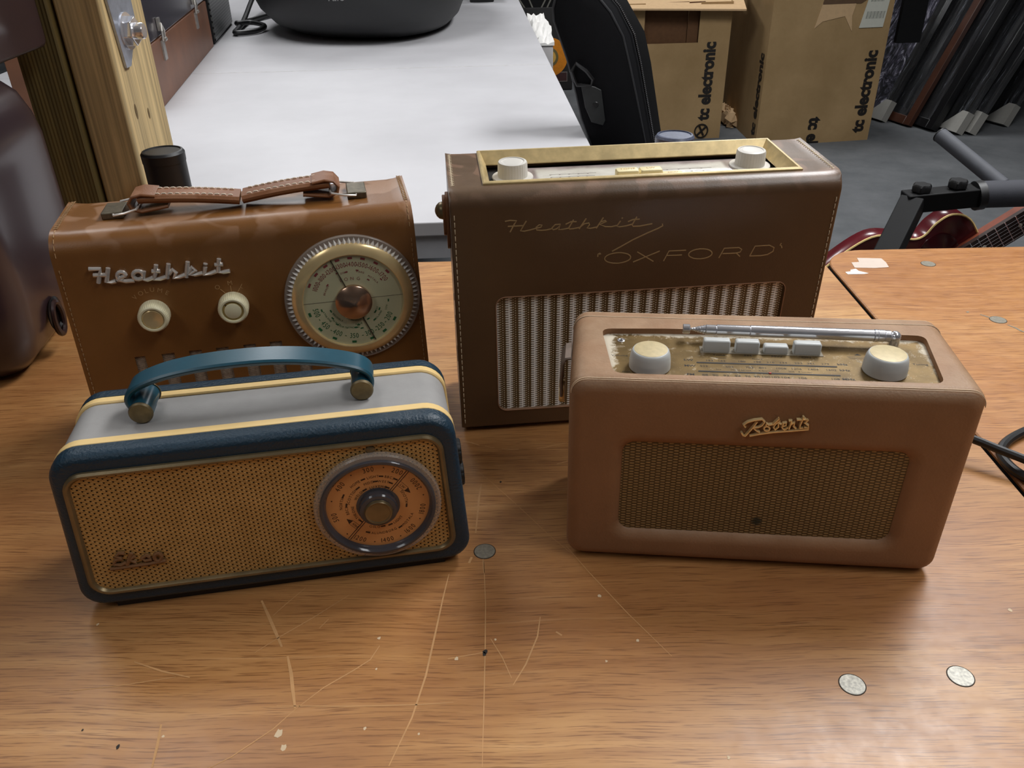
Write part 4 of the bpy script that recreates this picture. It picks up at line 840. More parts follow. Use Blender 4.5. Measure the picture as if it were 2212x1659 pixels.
# ------------------------------------------------------------------ benches
def z_(p): return p
def bench(name, x0, x1, y0, y1, corners, mat, label):
    r = empty(name, (x0+.1, y0+.1, 0), label, 'table', 'varnished plywood benches')
    L = r.matrix_world.inverted()
    mb = MB(); P = rr(x0, x1, y0, y1, corners, 10)
    def off(e): return rr(x0+e, x1-e, y0+e, y1-e, [max(c-e, .001) for c in corners], 10)
    mb.loft([[(a, b, z) for a, b in off(e)] for e, z in ((.0, TZ-.003), (0, TZ-.0012), (.0012, TZ))], M=L)
    top = make('table_top', mb, mat, r, smooth=30)
    mb = MB(); mb.loft([[(a, b, z) for a, b in off(.0006)] for z in (TZ-.024, TZ-.003)], M=L); make('table_edge', mb, plain('dark_edge', (28, 24, 22), .6), r, label='dark edge of the bench top')
    for i, (x, y) in enumerate(((x0+.08, y0+.08), (x1-.08, y0+.08), (x0+.08, y1-.08), (x1-.08, y1-.08))):
        mb = MB(); mb.box(x-.02, x+.02, y-.02, y+.02, 0, TZ-.024, M=L); make('leg', mb, M_BLACKM, r, bevel=.003)
    mb = MB(); mb.box(x0+.06, x1-.06, y0+.06, y0+.09, TZ-.09, TZ-.024, M=L); mb.box(x0+.06, x1-.06, y1-.09, y1-.06, TZ-.09, TZ-.024, M=L); each('frame_rail', mb, M_BLACKM, r)
    return r, L
M_BW1 = bench_wood('varnished_plywood', 0.0); M_BW2 = bench_wood('varnished_plywood_right', 4.3, (1.0, .96, .95))
B1, L1 = bench('wooden_bench', -1.5, .3925, .06, .993, [.03, .045, .03, .03], M_BW1, 'scratched varnished plywood bench that the four radios stand on')
B2, L2 = bench('wooden_bench', .3975, 1.75, .06, 1.004, [.03, .03, .055, .03], M_BW2, 'second plywood bench at the right, with torn white label remnants by its corner')
M_PLUG = plain('worn_metal_plug', (226, 222, 208), .5, .0, var=.3, vs=500, bump=.2)
M_PLUGD = plain('dull_metal_plug', (132, 126, 112), .55, .1, var=.2, vs=400)
M_RIMD = plain('plug_gap', (46, 32, 20), .8)
for x, y, rp, L_, par, mt in ((.1981, .3294, .0079, L1, B1, M_PLUG), (.2644, .3338, .0079, L1, B1, M_PLUG), (-.022, .4509, .0080, L1, B1, M_PLUGD), (.5176, .9536, .0088, L2, B2, M_PLUGD), (.5246, .7983, .0088, L2, B2, M_PLUGD)):
    mb = MB(); mb.lathe([(rp, 0), (rp, .00015), (rp-.0006, .00018)], (x, y, TZ), n=40, M=L_); ring = make('plug_rim', mb, M_RIMD, par)
    mb = MB(); mb.lathe([(rp-.0005, .0001), (rp-.0007, .0004), (rp-.003, .00045)], (x, y, TZ), n=40, M=L_); make('metal_plug', mb, mt, par, label='round metal plug set in the bench top')
def ribbon(mb, pts, w, z, L_):
    pts = [Vector((a, b, 0)) for a, b in pts]; l0 = []; l1 = []
    for i, p in enumerate(pts):
        d = (pts[min(i+1, len(pts)-1)] - pts[max(i-1, 0)]).normalized(); n_ = Vector((-d.y, d.x, 0))
        k = w*(.35+.65*math.sin(PI*(i+.4)/(len(pts)-.2)))
        l0.append(p + n_*k/2 + Vector((0,0,z))); l1.append(p - n_*k/2 + Vector((0,0,z)))
    n = len(pts); mb.add(l0+l1, [(i, i+1, n+i+1, n+i) for i in range(n-1)], L_)
M_SCR = plain('bare_wood_scratch', (200, 152, 100), .6, var=.1)
M_SCRW = plain('pale_scuff', (214, 190, 156), .7, var=.1)
mb = MB()
for pts, w in SCR: ribbon(mb, pts, w*1.0, TZ+.00012, L1)
each('scratch', mb, M_SCR, B1, smooth=0)
mb = MB(); rnd = random.Random(3)
for x, y, r_ in SPOTS:
    P = [(x+r_*rnd.uniform(.5, 1.2)*math.cos(a*PI/4), y+r_*1.3*rnd.uniform(.5, 1.2)*math.sin(a*PI/4), TZ+.00015) for a in range(8)]
    mb.add(P, [tuple(range(8))], L1)
each('pale_mark', mb, M_SCRW, B1, smooth=0)
mb = MB()
for x, y, r_ in DARKSPOTS:
    P = [(x+r_*rnd.uniform(.6, 1.2)*math.cos(a*PI/4), y+r_*1.5*rnd.uniform(.6, 1.2)*math.sin(a*PI/4), TZ+.0002) for a in range(8)]
    mb.add(P, [tuple(range(8))], L1)
each('dark_mark', mb, plain('dark_dent', (40, 34, 30), .6), B1, smooth=0)
M_PAPER = plain('torn_paper', (206, 190, 176), .7, var=.03)
for P, lab in (LABELS): 
    mb = MB(); mb.loft([[(a, b, TZ+.0001) for a, b in P], [(a, b, TZ+.0004) for a, b in P]], M=L2); make('label_remnant', mb, M_PAPER if lab == 0 else plain('white_paper', (245, 243, 240), .7, var=.02), B2, smooth=0)
mb = MB(); ribbon(mb, [(.512,.812),(.517,.806),(.520,.803)], .002, TZ+.0002, L2); ribbon(mb, [(.5285,.786),(.533,.779),(.535,.772),(.541,.764)], .0022, TZ+.0002, L2); ribbon(mb, [(.50,.818),(.503,.819)], .003, TZ+.0002, L2)
each('silver_scuff', mb, M_PLUGD, B2, smooth=0)

# ------------------------------------------------------------------ black cylinders at the back of the bench
for x, y, r_, h, lab in ((-.391, .948, .0232, .160, 'tall black plastic tube with flat cap beside the timber post'), (.190, .950, .0212, .166, 'black plastic tube with worn grey cap, seen over the top of the largest radio')):
    r = empty('black_tube', TM(x, y, TZ), lab, 'tube', 'black tubes at the back of the bench')
    mb = MB(); mb.lathe([(r_, 0.0), (r_, h-.012)], n=40); make('tube_body', mb, M_BLACK, r)
    mb = MB(); mb.lathe([(r_+.0005, h-.0125), (r_+.0008, h-.003), (r_-.001, h-.0004), (r_-.003, h), (r_*.85, h-.0012)], n=40)
    make('tube_cap', mb, M_BLACK if x < 0 else plain('worn_grey_cap', (84, 90, 108), .4, var=.2, vs=300), r)

# ------------------------------------------------------------------ white table
ang = math.radians(2.3)
WT = empty('white_table', TM(.176, 1.205, TZ-.02, ang), 'long white topped trestle table running away behind the radios', 'table')
t = NT('white_laminate'); v = t.coord(); n1 = t.noise(v, 3, 5, .6)
t.set(Base_Color=t.ramp(n1, (.3, lin((188, 187, 190))), (.7, lin((203, 202, 205)))), Roughness=.42, Specular_IOR_Level=.4)
x0 = -1.55
mb = MB(); mb.box(x0, 0, 0, 1.255, -.022, 0); mb.box(x0, 0, 1.257, 4.6, -.022, 0); make('table_top', mb, t.m, WT, smooth=0, bevel=.002)
mb = MB(); mb.box(x0+.02, -.01, .012, .03, -.062, -.022); mb.box(-.03, -.012, .012, 4.58, -.062, -.022); each('apron', mb, plain('pale_grey_apron', (188, 190, 196), .5, var=.03), WT)
for x in (x0+.06, -.06):
    for y in (.1, 2.3, 4.5):
        mb = MB(); mb.lathe([(.016, -(TZ-.02)), (.016, -.022)], (x, y, 0), n=16); make('leg', mb, M_BLACKM, WT)
mb = MB(); mb.box(x0, 0, 1.254, 1.258, -.0005, .0003); make('table_joint', mb, plain('grey_joint', (196, 194, 194), .7), WT, smooth=0)

# ------------------------------------------------------------------ timber posts
M_P1 = post_wood('pine_post_wood', (222, 196, 144), (196, 168, 116)); M_P2 = post_wood('treated_green_post', (128, 114, 66), (104, 88, 48))
r = empty('timber_post', TM(-.4705, 1.062, 0), 'pale pine timber post with a bolted steel plate on its right side', 'post', 'timber posts at the left')
mb = MB(); mb.box(-.0255, .0255, -.060, .060, 0, 1.9); make('post', mb, M_P1, r, bevel=.003)
# plate and nut on the right face
xf = .0256
mb = MB(); mb.prism([(-.046, 1.062), (-.036, .985), (-.022, .985), (.020, 1.030), (.020, 1.11), (-.046, 1.11)], xf, xf+.0035, ax='x'); make('steel_plate', mb, plain('galvanised_steel', (176, 182, 194), .35, .6, var=.15, vs=90), r, bevel=.0006, label='galvanised steel plate')
hexr = lambda R_, y, z: [(y+R_*math.cos(PI*k/3+.3), z+R_*math.sin(PI*k/3+.3)) for k in range(6)]
mb = MB(); mb.prism(hexr(.0165, -.012, 1.022), xf+.003, xf+.014, ax='x'); nut = make('hex_nut', mb, M_CHROME, r, bevel=.001)
mb = MB(); mb.lathe([(.0205, .003), (.0205, .0052)], (xf, -.012, 1.022), ax='x', n=32); mb.lathe([(.009, .01), (.009, .022), (.008, .0235)], (xf, -.012, 1.022), ax='x', n=20); make('bolt', mb, M_CHROME, nut)
for ky, kz, kr in ((-.032, .935, .006), (.003, .925, .0045)):
    mb = MB()
    for s_ in (1.0, .62): mb.add([(xf+.0001+(.0002 if s_ < 1 else 0), ky+kr*.6*s_*math.cos(q*PI/8), kz+kr*1.5*s_*math.sin(q*PI/8)) for q in range(16)], [tuple(range(16))])
    make('knot', mb, plain('wood_knot', (112, 92, 58), .7), r, smooth=0)
r = empty('timber_post', TM(-.5235, 1.049, 0), 'greenish treated timber post with ribbed face, left of the pale pine post', 'post', 'timber posts at the left')
mb = MB(); N = 22; P = [(-.0245, .055)]
for i in range(N+1):
    x = -.0245 + .047*i/N; P.append((x, -.0545 + (.0006 if i % 2 else 0)))
P.append((.0245, -.052)); P.append((.0245, .055))
mb.prism(P, 0, 1.9, ax='z'); make('post', mb, M_P2, r, smooth=20)

# ------------------------------------------------------------------ maroon case on the left of the bench
M_MAR = plain('glossy_maroon', (50, 36, 40), .3, var=.08, vs=12, coat=.35)
r = empty('maroon_case', TM(-.455, .688, TZ, math.radians(7)), 'glossy dark maroon moulded case with its lid raised, at the left edge of the bench', 'case')
mb = MB(); L = []
def mring(e, z, rad): return [(a, b, z) for a, b in rr(-.42+e, -e, -.0+e, .216-e, rad, 8)]
mb.loft([mring(.044, 0, .02), mring(.034, .001, .025), mring(.022, .006, .03), mring(.010, .020, .035), mring(.003, .045, .038), mring(0, .08, .038), mring(0, .200, .038), mring(.003, .222, .038), mring(.010, .242, .034), mring(.020, .254, .03), mring(.034, .260, .025)])
make('body', mb, M_MAR, r, smooth=60)
mb = MB(); mb.lathe([(.017, 0), (.018, .0015), (.014, .003), (.0125, .0005)], (-.001, .085, .042), ax='x', n=32); make('handle_recess', mb, plain('recess_black', (14, 9, 9), .35), r)
mb = MB(); mb.tube([(.002, .083+.011*math.cos(a), .038+.017*math.sin(a)) for a in [2*PI*k/24 for k in range(24)]], .003, n=8, closed=True, up=(1,0,0)); make('handle_loop', mb, plain('dark_bakelite', (44, 26, 24), .3), r)
mb = MB(); mb.box(-.40, -.30, .05, .19, .248, .30); make('hinge_block', mb, M_BLACK, r)
mb = MB(); mb.loft([[(x, a, b) for a, b in rr(.0, .292, .268, .50, [.010, .03, .03, .010], 5)] for x in (-.40, -.030)], M=TM(0, 0, 0, math.radians(-4)) @ Matrix.Translation((0, .0, 0)))
make('lid', mb, M_MAR, r, bevel=.004, seg=3)

# ------------------------------------------------------------------ wooden amplifier case with dark lid
A = math.atan2(.946, -.158)
r = empty('wooden_case', Matrix.Translation((-.789, 1.947, TZ-.0196)) @ Matrix.Rotation(A, 4, 'Z'), 'reddish brown wooden case with dark lid and steel latches, on the white table', 'case')
# local x runs away along its long side, local y to the left
mb = MB(); mb.box(.02, .958, 0, .30, 0, .135); make('case_base', mb, plain('stained_mahogany', (112, 72, 48), .45, var=.22, vs=9, bump=.05), r, bevel=.002)
mb = MB(); mb.box(.02, .958, .002, .30, .137, .30); make('case_lid', mb, plain('smoked_lid', (54, 50, 58), .22, var=.1, coat=.4), r, bevel=.003)
for x in (.19, .72):
    mb = MB(); mb.box(x-.018, x+.012, -.004, 0, .085, .128); mb.tube([(x-.014,-.008,.13),(x+.01,-.008,.13)], .005, n=8); mb.tube([(x-.012,-.006,.128),(x-.014,-.008,.150),(x-.004,-.006,.165),(x+.008,-.008,.150),(x+.008,-.006,.128)], .003, n=6); mb.box(x-.014, x+.01, -.004, .001, .15, .178)
    make('latch', mb, plain('latch_steel', (170, 166, 160), .35, .7, var=.15), r)

# ------------------------------------------------------------------ black hard case on the white table
r = empty('instrument_case', TM(-.40, 3.36, TZ-.0195, math.radians(0)), 'matt black moulded instrument case with a rounded end, on the white table', 'case')
mb = MB(); N = 72; loops = []
def outl(k, sc_, z):
    a = 2*PI*k/N; ca, sa = math.cos(a), math.sin(a)
    rx = .27 if ca > 0 else .50; ry = .60 if sa < 0 else .70
    p = 2.25
    d = (abs(ca/rx)**p + abs(sa/ry)**p)**(-1/p)
    return (d*ca*sc_, d*sa*sc_*1.0, z)
for sc_, z in ((.60, 0), (.74, .012), (.86, .04), (.94, .085), (.985, .14), (1, .20), (.99, .26), (.93, .31), (.8, .345)):
    loops.append([outl(k, sc_, z) for k in range(N)])
mb.loft(loops); make('shell', mb, plain('matt_black_shell', (30, 31, 32), .55, var=.05, bump=.1), r, smooth=60)
mb = MB(); text(mb, 'Tafelm', .022, Matrix.Translation((-.10, -.585, .150)) @ FRONT, sx=1.0); make('case_lettering', mb, plain('grey_print', (120, 120, 122), .6), r, smooth=0)
r = empty('black_box', TM(-.13, 3.95, TZ-.02, ang), 'small flat black box on the white table, right of the moulded case', 'box')
mb = MB(); mb.box(-.02, .085, 0, .3, .0, .05); make('box_body', mb, M_BLACK, r, bevel=.004)
mb = MB(); mb.box(-.03, .1, -.01, .31, .05, .062); make('box_lid', mb, M_BLACKM, r, bevel=.003)
# cables and speaker-like mesh box at the far left
r = empty('mesh_speaker', Matrix.Translation((-.952, 2.925, TZ-.02)) @ Matrix.Rotation(A, 4, 'Z'), 'black box with punched metal mesh behind the reddish wooden case', 'speaker')
mb = MB(); mb.box(0, .5, .0, .3, 0, .28); make('cabinet', mb, M_BLACKM, r, bevel=.004)
t = NT('punched_steel'); v = t.coord(scale=(1000,1000,1000)); fx, fz, s = cells(t, 11, 9, v)
d = t.math('SQRT', t.math('ADD', t.math('MULTIPLY', fx, fx), t.math('MULTIPLY', fz, fz))); m_ = smooth(t, d, .36, .44)
t.set(Base_Color=t.mix(m_, lin((8,8,8)), lin((120,122,120))), Metallic=t.math('MULTIPLY', m_, .8), Roughness=.35)
mb = MB(); mb.box(.01, .49, -.004, 0, .01, .27); make('mesh_grille', mb, t.m, r)
cab = MB()
def cable(mb, pts, r_, n=6):
    S = []
    for i in range(len(pts)-1):
        P0, P1, P2, P3 = pts[max(i-1,0)], pts[i], pts[i+1], pts[min(i+2, len(pts)-1)]
        for k in range(8):
            u = k/8; S.append(tuple(.5*((2*P1[j])+(-P0[j]+P2[j])*u+(2*P0[j]-5*P1[j]+4*P2[j]-P3[j])*u*u+(-P0[j]+3*P1[j]-3*P2[j]+P3[j])*u**3) for j in range(3)))
    S.append(pts[-1]); mb.tube(S, r_, n=n)
z0 = TZ-.02+.011
mb = MB(); cable(mb, [(-1.02,4.0,z0+.14),(-.99,3.6,z0+.06),(-.965,3.34,z0+.01),(-.95,3.2,z0),(-.93,3.1,z0),(-.87,3.14,z0),(-.86,3.22,z0+.005),(-.92,3.28,z0+.01),(-.965,3.25,z0+.012),(-.975,3.36,z0),(-.93,3.55,z0),(-.86,3.7,z0),(-.80,3.76,z0),(-.76,3.78,z0)], .009, 8)
cable(mb, [(-1.02,4.05,z0),(-.95,3.85,z0),(-.87,3.75,z0+.008),(-.80,3.77,z0+.014)], .008, 8); tag(make('black_cable', mb, M_BLACK), 'black cable coiled on the white table beside the mesh fronted box', 'cable')

# ------------------------------------------------------------------ black padded instrument bag standing beside the white table
y = 1.66
r = empty('instrument_bag', TM(.27, y, 0), 'black padded instrument bag with zip, standing upright against the right of the white table', 'bag')
LB = [(.30,-.745),(.26,-.50),(.20,-.20),(.165,-.035),(.144,.019),(.128,.083),(.114,.129),(.098,.171),(.089,.195),(.087,.219),(.093,.242),(.114,.262)]
RI = [(.145,.262),(.166,.244),(.197,.210),(.222,.166),(.237,.116),(.252,.062),(.277,-.035),(.31,-.20),(.37,-.50),(.41,-.745)]
RO = [(.187,.262),(.214,.242),(.239,.217),(.276,.16),(.293,.101),(.311,.019),(.325,-.045),(.355,-.20),(.41,-.50),(.45,-.745)]
def bl(yy_, k, e=0.0):
    right = [(a_*(1-k)+c_*k, b_*(1-k)+d_*k) for (a_, b_), (c_, d_) in zip(RI, RO)]
    left = [(a_+.012*k, b_) for a_, b_ in LB]
    pts = left + right; mx = [sum(p[0] for p in pts)/len(pts)]
    return [(p[0]-.27 + (e if i < len(left) else -e), yy_, p[1]+TZ - (e if p[1] > .2 else 0)) for i, p in enumerate(pts)]
mb = MB(); mb.loft([bl(-.004, 0, .008), bl(0, 0, .003), bl(.006, .06), bl(.045, .42)]); make('bag_front', mb, plain('black_canvas', (11, 11, 14), .8, var=.1, spec=.15, bump=.2, bs=700), r, smooth=50)
mb = MB(); mb.loft([bl(.0455, .46), bl(.05, .54), bl(.098, .97), bl(.104, .95, .006)]); make('bag_side', mb, plain('black_gusset', (9, 9, 10), .85, var=.1, spec=.15), r, smooth=50)
mb = MB(); mb.tube([(p[0], .0005, p[2]) for p in bl(0, 0, .002)], .0024, n=6, closed=True, up=(0,1,0)); make('bag_piping', mb, plain('grey_black_piping', (44, 45, 48), .45), r)
mb = MB(); mb.tube([(p[0], .030, p[2]) for p in bl(.03, .33, -.0005)][10:], .0012, n=6, up=(0,1,0)); make('zip_seam', mb, plain('grey_black_piping', (44, 45, 48), .45), r)
mb = MB(); Zp = [Vector(p) for p in bl(.0478, .47)][11:20]
ZZ = []
for i in range(len(Zp)-1):
    n_ = max(2, int((Zp[i+1]-Zp[i]).length/.0035))
    for k in range(n_): ZZ.append(Zp[i].lerp(Zp[i+1], k/n_))
for q in ZZ: mb.box(q.x-.002, q.x+.0012, .042, .052, q.z-.0009, q.z+.0009)
make('zip', mb, plain('zip_teeth', (96, 96, 98), .4, .3), r, smooth=0)
mb = MB(); mb.prism([(-.128,.085+TZ),(-.100,.078+TZ),(-.088,.072+TZ),(-.078,.015+TZ),(-.082,.005+TZ),(-.105,.012+TZ),(-.118,.040+TZ)], -.008, -.003); tab = make('leather_tab', mb, plain('black_leather_tab', (40, 42, 42), .5, bump=.2), r, bevel=.001)
mb = MB(); mb.tube([(-.140,-.008,.092+TZ),(-.146,-.012,.108+TZ),(-.138,-.012,.122+TZ),(-.118,-.012,.108+TZ),(-.105,-.008,.092+TZ),(-.108,-.006,.080+TZ),(-.135,-.006,.082+TZ)], .0035, n=6, closed=True, up=(0,1,0)); make('buckle', mb, M_BLACK, tab)
mb = MB(); mb.lathe([(.006, -.0085), (.005, -.0095)], (-.098, 0, .045+TZ), ax='y', n=16); make('press_stud', mb, M_BLACK, tab)

# ------------------------------------------------------------------ cardboard cartons
t = NT('cardboard'); v = t.coord(); n1 = t.noise(v, 4, 5, .6); n2 = t.noise(v, 60, 4)
t.set(Base_Color=t.mix(t.math('MULTIPLY', n2, .25), t.ramp(n1, (.3, lin((152, 126, 88))), (.7, lin((174, 146, 106)))), lin((128, 100, 64))), Roughness=.85, Specular_IOR_Level=.2)
M_CARD = t.m; M_CARDD = plain('brown_inner_card', (92, 62, 36), .9, var=.1); M_CARDL = plain('pale_card_flap', (196, 164, 124), .85, var=.05)
def carton(name, P0, P1, P2, h, label):
    """P0 front left, P1 front right, P2 back left (floor points)"""
    r = empty(name, (P0[0], P0[1], 0), label, 'box', 'brown cardboard cartons')
    d1 = Vector(P1)-Vector(P0); d2 = Vector(P2)-Vector(P0)
    def B(u, v_, z): p = Vector((0,0))+d1*u+d2*v_; return (p.x, p.y, z)
    return r, d1, d2, B
def brand(mb, r0, d1, s_, size, u, z, y_off=-.002, flip=False):
    """rotated text on the front face of a carton, reading upwards"""
    X = Vector((d1[0], d1[1], 0)).normalized(); Z_ = Vector((0,0,1)); N = X.cross(Z_)
    if N.y > 0: N = -N
    o_ = X*u + Z_*z + N*.002
    M = Matrix(((Z_.x, -X.x, N.x, o_.x), (Z_.y, -X.y, N.y, o_.y), (Z_.z, -X.z, N.z, o_.z), (0,0,0,1)))
    if flip: M = Matrix(((-Z_.x, X.x, N.x, o_.x), (-Z_.y, X.y, N.y, o_.y), (-Z_.z, X.z, N.z, o_.z), (0,0,0,1)))
    text(mb, s_, size, M, sx=.86, bold=.045)
    return M
# carton 1
r, d1, d2, B = carton('cardboard_box', (.55, 4.40), (1.12, 4.43), (.62, 4.95), 1.0, 'brown cardboard carton with torn open front, left of the pair, behind the black bag')
H1 = .66
mb = MB()
def card_wall(mb, B, u0, u1, z0, z1): 
    mb.loft([[B(u0,0,z0),B(u1,0,z0),B(u1,0,z1),B(u0,0,z1)], [B(u0,.01,z0),B(u1,.01,z0),B(u1,.01,z1),B(u0,.01,z1)]])
uo0, uo1, zo = .24, .72, .475
card_wall(mb, B, 0, 1, 0, zo); card_wall(mb, B, 0, uo0, zo, H1); card_wall(mb, B, uo1, 1, zo, H1)
mb.loft([[B(0,.01,0),B(0,1,0),B(0,1,H1),B(0,.01,H1)], [B(.01,.01,0),B(.01,1,0),B(.01,1,H1),B(.01,.01,H1)]])
mb.loft([[B(.99,.01,0),B(.99,1,0),B(.99,1,H1),B(.99,.01,H1)], [B(1,.01,0),B(1,1,0),B(1,1,H1),B(1,.01,H1)]])
mb.loft([[B(0,1,0),B(1,1,0),B(1,1,H1),B(0,1,H1)], [B(0,.99,0),B(1,.99,0),B(1,.99,H1),B(0,.99,H1)]])
make('carton', mb, M_CARD, r, smooth=0)
mb = MB(); mb.loft([[B(.2,.06,.3),B(.62,.06,.3),B(.62,.06,H1),B(.2,.06,H1)], [B(.2,.08,.3),B(.62,.08,.3),B(.62,.08,H1),B(.2,.08,H1)]]); mb.loft([[B(.62,.03,.3),B(.76,.05,.3),B(.76,.05,H1),B(.62,.03,H1)], [B(.62,.05,.3),B(.76,.07,.3),B(.76,.07,H1),B(.62,.05,H1)]]); make('inner_packing', mb, M_CARDD, r, smooth=0)
mb = MB(); mb.loft([[B(-.02,-.10,H1-.02),B(1.10,-.14,H1-.035),B(1.10,.5,H1+.03),B(-.02,.5,H1+.03)], [B(-.02,-.10,H1-.012),B(1.10,-.14,H1-.027),B(1.10,.5,H1+.038),B(-.02,.5,H1+.038)]]); make('top_flap', mb, M_CARDL, r, smooth=0)
mb = MB(); brand(mb, r, d1, 'tc electronic', .060, d1.length*.825, .285); make('brand_print', mb, M_INK, r, smooth=0); mb = MB()
X = d1.normalized(); c_ = (X.x*d1.length*.825, X.y*d1.length*.825-.004, .040)
mb.tube([(c_[0]+.034*math.cos(a)*X.x, c_[1]+.034*math.cos(a)*X.y, c_[2]+.034*math.sin(a)) for a in [2*PI*k/24 for k in range(24)]], .004, n=5, closed=True, up=(0,1,0)); mb.tube([(c_[0]-.026, c_[1], c_[2]-.026), (c_[0]+.026, c_[1], c_[2]+.026)], .005, n=5); mb.tube([(c_[0]-.012, c_[1], c_[2]+.024), (c_[0]+.012, c_[1], c_[2]-.022)], .005, n=5)
make('emblem_print', mb, M_INK, r, smooth=0)
# carton 2
r, d1, d2, B = carton('cardboard_box', (1.262, 4.245), (1.868, 4.335), (1.255, 5.0), 1.2, 'tall brown cardboard carton with a barcode label, right of the pair, nearest the wrapped frames')
H2 = .80
mb = MB()
hole = [(.38, .56), (.90, .68)]
mb.loft([[B(0,0,0),B(1,0,0),B(1,1,0),B(0,1,0)], [B(0,0,H2),B(1,0,H2),B(1,1,H2),B(0,1,H2)]]); make('carton', mb, M_CARD, r, smooth=0)
def on_face(u, z, e=.003): p = B(u, 0, z); n_ = Vector((d1.y, -d1.x)).normalized(); return (p[0]+n_.x*e, p[1]+n_.y*e, p[2])
mb = MB(); P = [(.36,.55),(.42,.58),(.60,.60),(.68,.53),(.66,.60),(.68,.66),(.40,.66)]; mb.loft([[on_face(u, z, .001) for u, z in P], [on_face(u, z, .003) for u, z in P]]); make('torn_patch', mb, M_CARDL, r, smooth=0)
mb = MB(); P = [(.40,.655),(.72,.655),(.84,.70),(.80,.76),(.55,.74),(.42,.70)]; mb.loft([[on_face(u, z, .001) for u, z in P], [on_face(u, z, .004) for u, z in P]]); make('hand_hole', mb, plain('brown_hole', (92, 70, 50), .9), r, smooth=0)
mb = MB(); P = [(.735,.545),(.935,.545),(.965,.76),(.80,.76)]; mb.loft([[on_face(u, z, .002) for u, z in P], [on_face(u, z, .005) for u, z in P]]); lb = make('shipping_label', mb, plain('label_paper', (196, 196, 184), .6, var=.02), r, smooth=0)
mb = MB()
for i in range(16):
    w_ = .0028 if i % 3 else .0055; u = .775+i*.0095; z = .585; mb.add([on_face(u, z, .006), on_face(u+w_, z, .006), on_face(u+w_+.006, z+.032, .006), on_face(u+.006, z+.032, .006)], [(0,1,2,3)])
    if i < 12: u += .02; z = .66; mb.add([on_face(u, z, .006), on_face(u+w_, z, .006), on_face(u+w_+.006, z+.026, .006), on_face(u+.006, z+.026, .006)], [(0,1,2,3)])
make('label_barcode', mb, plain('grey_barcode', (120, 122, 116), .6), lb, smooth=0)
mb = MB(); brand(mb, r, d1, 'tc electronic', .062, d1.length*.885, .24); make('brand_print', mb, M_INK, r, smooth=0); mb = MB(); brand(mb, r, d1, 'tc el', .062, d1.length*.50, .065, flip=True); make('brand_print', mb, M_INK, r, smooth=0); mb = MB()
d1s = Vector((d2.x, d2.y)); Xs = d1s.normalized()
# same wording on the shaded left side
N_ = Vector((-Xs.y, Xs.x, 0)); N_ = N_ if N_.x < 0 else -N_
o_ = Vector((Xs.x*.07, Xs.y*.07, .24)) + N_*.003; Z_ = Vector((0,0,1)); Up = N_.cross(Z_)
mb2 = MB(); text(mb2, 'tc electronic', .062, Matrix(((Z_.x, Up.x, N_.x, o_.x), (Z_.y, Up.y, N_.y, o_.y), (Z_.z, Up.z, N_.z, o_.z), (0,0,0,1))), sx=.86, bold=.045)
mb.v += mb2.v; b0 = len(mb.v)-len(mb2.v); mb.f += [[i+b0 for i in f_] for f_ in mb2.f]
make('brand_print', mb, M_INK, r, smooth=0)
r = empty('packing_paper', TM(1.042, 4.55, 0), 'torn pale packing paper on the floor between the two cartons', 'paper')
rnd = random.Random(5); mb = MB()
for k in range(5):
    c0 = Vector((.175+.004*k, .30-.05*k, .04+.008*rnd.random())); P = []
    mb.ball(c0, .042, 8, s=(.85, 1, 1))
mb.v = [v_ + Vector((rnd.uniform(-.015,.015), rnd.uniform(-.015,.015), rnd.uniform(-.012,.012))) for v_ in mb.v]; mb.v = [Vector((v_.x, v_.y, max(v_.z, 0))) for v_ in mb.v]
make('crumpled_sheet', mb, M_CARDL, r, smooth=0)

# ------------------------------------------------------------------ wrapped picture frames leaning, far right
M_WRAP = None
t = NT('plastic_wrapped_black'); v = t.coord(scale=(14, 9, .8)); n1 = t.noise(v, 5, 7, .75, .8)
t.set(Base_Color=t.ramp(n1, (.48, lin((14, 14, 16))), (.60, lin((42, 44, 49))), (.74, lin((140, 142, 152)))), Roughness=.2, Coat_Weight=1.0, Coat_Roughness=.1, Normal=t.bump(n1, .9, .02)); M_WRAP = t.m  # pale streaks in the base colour imitate highlights on the plastic
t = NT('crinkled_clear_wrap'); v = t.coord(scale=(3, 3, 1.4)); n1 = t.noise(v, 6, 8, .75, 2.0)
t.set(Base_Color=t.ramp(n1, (.44, lin((24, 24, 30))), (.55, lin((80, 78, 92))), (.66, lin((200, 198, 212)))), Roughness=.15, Normal=t.bump(n1, 1.0, .02)); M_CRINK = t.m  # reflections in the crinkled wrap are painted into the base colour
M_FWOOD = plain('dark_brown_frame_wood', (66, 38, 26), .4, var=.2, vs=8); M_FBLK = plain('black_frame_wood', (15, 15, 17), .35, var=.2); M_CORN = plain('grey_card_corner', (152, 150, 144), .75, var=.04)
